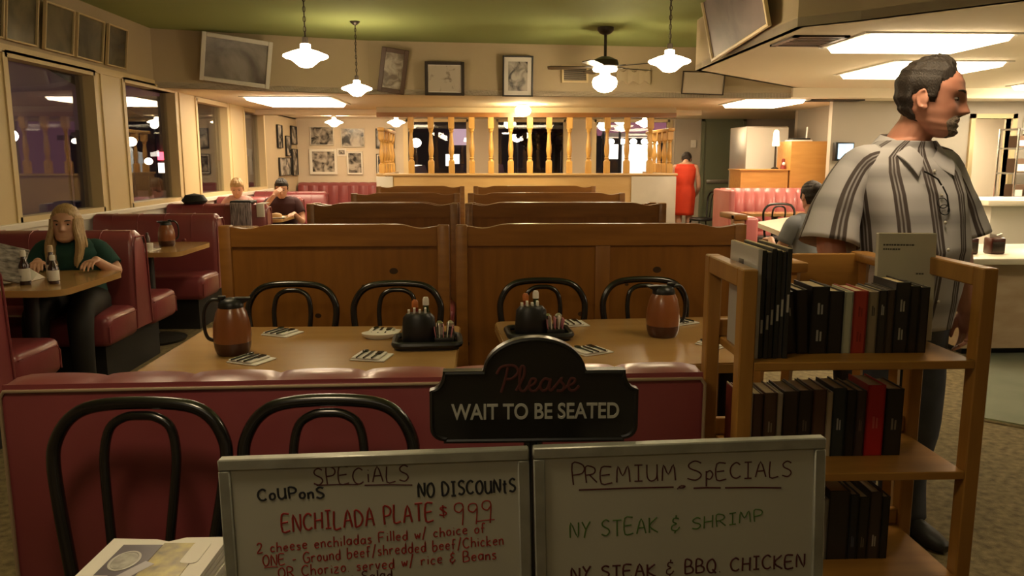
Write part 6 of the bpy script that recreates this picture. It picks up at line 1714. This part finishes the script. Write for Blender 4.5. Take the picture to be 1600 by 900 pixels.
def shop(label, loc, w, d, h, sign_m, sx0, sx1, sz0, sz1, face='y', wins=()):
    t = thing('shop', label, 'building', loc)
    MB().box(-w / 2, w / 2, 0, d, 0, h).build('wall', 'dark_roof', t, smooth=0)
    MB().box(-w / 2 - 0.2, w / 2 + 0.2, -0.3, d, h, h + 0.2).build('roof', 'plinth', t, smooth=0)
    if sign_m: MB().box(sx0, sx1, -0.2, 0.0, sz0, sz1).build('lit_sign', sign_m, t, smooth=0)
    for x0, x1, z0, z1 in wins:
        f = MB().box(x0 - 0.06, x1 + 0.06, -0.04, 0.0, z0 - 0.06, z1 + 0.06).build('window', 'iron', t, smooth=0)
        MB().box(x0, x1, -0.06, -0.04, z0, z1).build('pane', win_glow, f, smooth=0)
win_glow = emit('lit_window_glow', (1.0, 0.85, 0.7), 3.0)
pinkish = emit('pink_sign_glow', (0.9, 0.55, 0.65), 0.4)
redglow = emit('red_sign_glow', (1.0, 0.05, 0.08), 5.0)
shop('dark shop with a red sign, far off in the second window', (-17.5, 42, -0.15), 9, 5, 4.5, redglow, 1.0, 2.1, 1.55, 1.95, wins=((0.9, 1.5, 0.9, 1.4), (1.9, 2.4, 0.9, 1.3), (-2.4, -1.2, 0.8, 1.4)))
shop('shop with a pinkish lit window behind the left balusters', (-1.5, 36, -0.15), 7, 5, 3.6, pinkish, 0.1, 1.9, 2.2, 2.9, wins=((-0.1, 0.5, 1.3, 1.8), (1.2, 1.9, 1.2, 1.7)))
shop('dark block behind the middle back window', (2.2, 43, -0.15), 5.5, 4, 4.5, None, 0, 0, 0, 0)
shop('dark roofed stall block behind the right back window', (7.2, 34, -0.15), 5.6, 5, 2.35, None, 0, 0, 0, 0, wins=((-1.9, -1.4, 1.6, 2.2), (-1.1, -0.6, 1.7, 2.2), (0.9, 1.4, 1.7, 2.3)))
t = thing('kiosk', 'white lit stall outside the right back window', 'kiosk', (5.75, 29, -0.15))
MB().box(-0.55, 0.55, 0, 1.0, 0, 2.1).build('cabin', emit('kiosk_glow', (1.0, 0.95, 0.85), 0.8), t, smooth=0)
MB().box(-1.3, 1.3, -0.5, 1.2, 2.35, 2.5).build('canopy', 'stucco', t, smooth=0)
for k in range(7):
    MB().ell((-1.2 + 0.4 * k, -0.45, 2.2), (0.13, 0.13, 0.10), 10, 6).build('bulb', lamp_m, t)
def car(label, loc, rz, m):
    t = thing('car', label, 'car', loc, rz=rz)
    MB().prism([(-2.1, 0.3), (-2.15, 0.75), (-1.6, 0.9), (-1.0, 1.38), (0.5, 1.42), (1.2, 0.95), (2.0, 0.8), (2.1, 0.3)], -0.85, 0.85, 'y').build('car_body', m, t, smooth=0.4)
    for x in (-1.35, 1.3):
        for s in (-0.8, 0.8):
            MB().lathe([(0, -0.1), (0.32, -0.1), (0.33, 0), (0.32, 0.1), (0, 0.1)], 18, m=Matrix.Translation((x, s, 0.33)) @ Matrix.Rotation(R(90), 4, 'X')).build('wheel', 'plinth', t)
    for s in (-0.65, 0.65):
        MB().box(-2.2, -2.08, s - 0.15, s + 0.15, 0.6, 0.75, 0.02).build('tail_lamp', redglow, t)
        MB().box(2.0, 2.12, s - 0.15, s + 0.15, 0.55, 0.7, 0.02).build('head_lamp', win_glow, t)
carm = mat('dark_car_paint', (0.12, 0.02, 0.03), 0.3, coat=0.5)
car('dark red car with glowing tail lamps outside the left back window', (-2.6, 23.5, -0.15), R(80), carm)
car('dark car with lit head lamps parked outside between the left balusters', (-0.2, 30.5, -0.15), R(-100), mat('black_car_paint', (0.02, 0.02, 0.025), 0.3, coat=0.5))
rnd = random.Random(3)
t = thing('hedge', 'clipped green hedge outside the back windows', 'hedge', (1.6, 17.3, -0.15))
b = MB()
for k in range(420):
    x, y, z = rnd.uniform(-1.4, 2.0), rnd.uniform(-0.3, 0.3), rnd.uniform(0.0, 1.22)
    b.ell((x, y, z), (0.09, 0.08, 0.07), 6, 4, m=Matrix.Translation((x * 0, 0, 0)))
b.build('foliage', 'hedge', t)
t = thing('tree', 'dark tree crown outside the middle back window', 'tree', (2.2, 24, -0.15))
b = MB()
for k in range(300):
    a, r_ = rnd.uniform(0, 6.28), rnd.uniform(0.2, 1.3); z = rnd.uniform(1.9, 4.4)
    b.ell((r_ * math.cos(a), r_ * math.sin(a), z), (0.2, 0.2, 0.14), 6, 4)
b.build('foliage', mat('dusk_leaf', (0.06, 0.035, 0.04), 0.8, var=(0.02, 0.02, 0.015), vscale=6), t)
MB().tube([(0, 0, 0), (0.05, 0, 2.4)], [0.16, 0.1], 8).build('trunk', 'plinth', t)
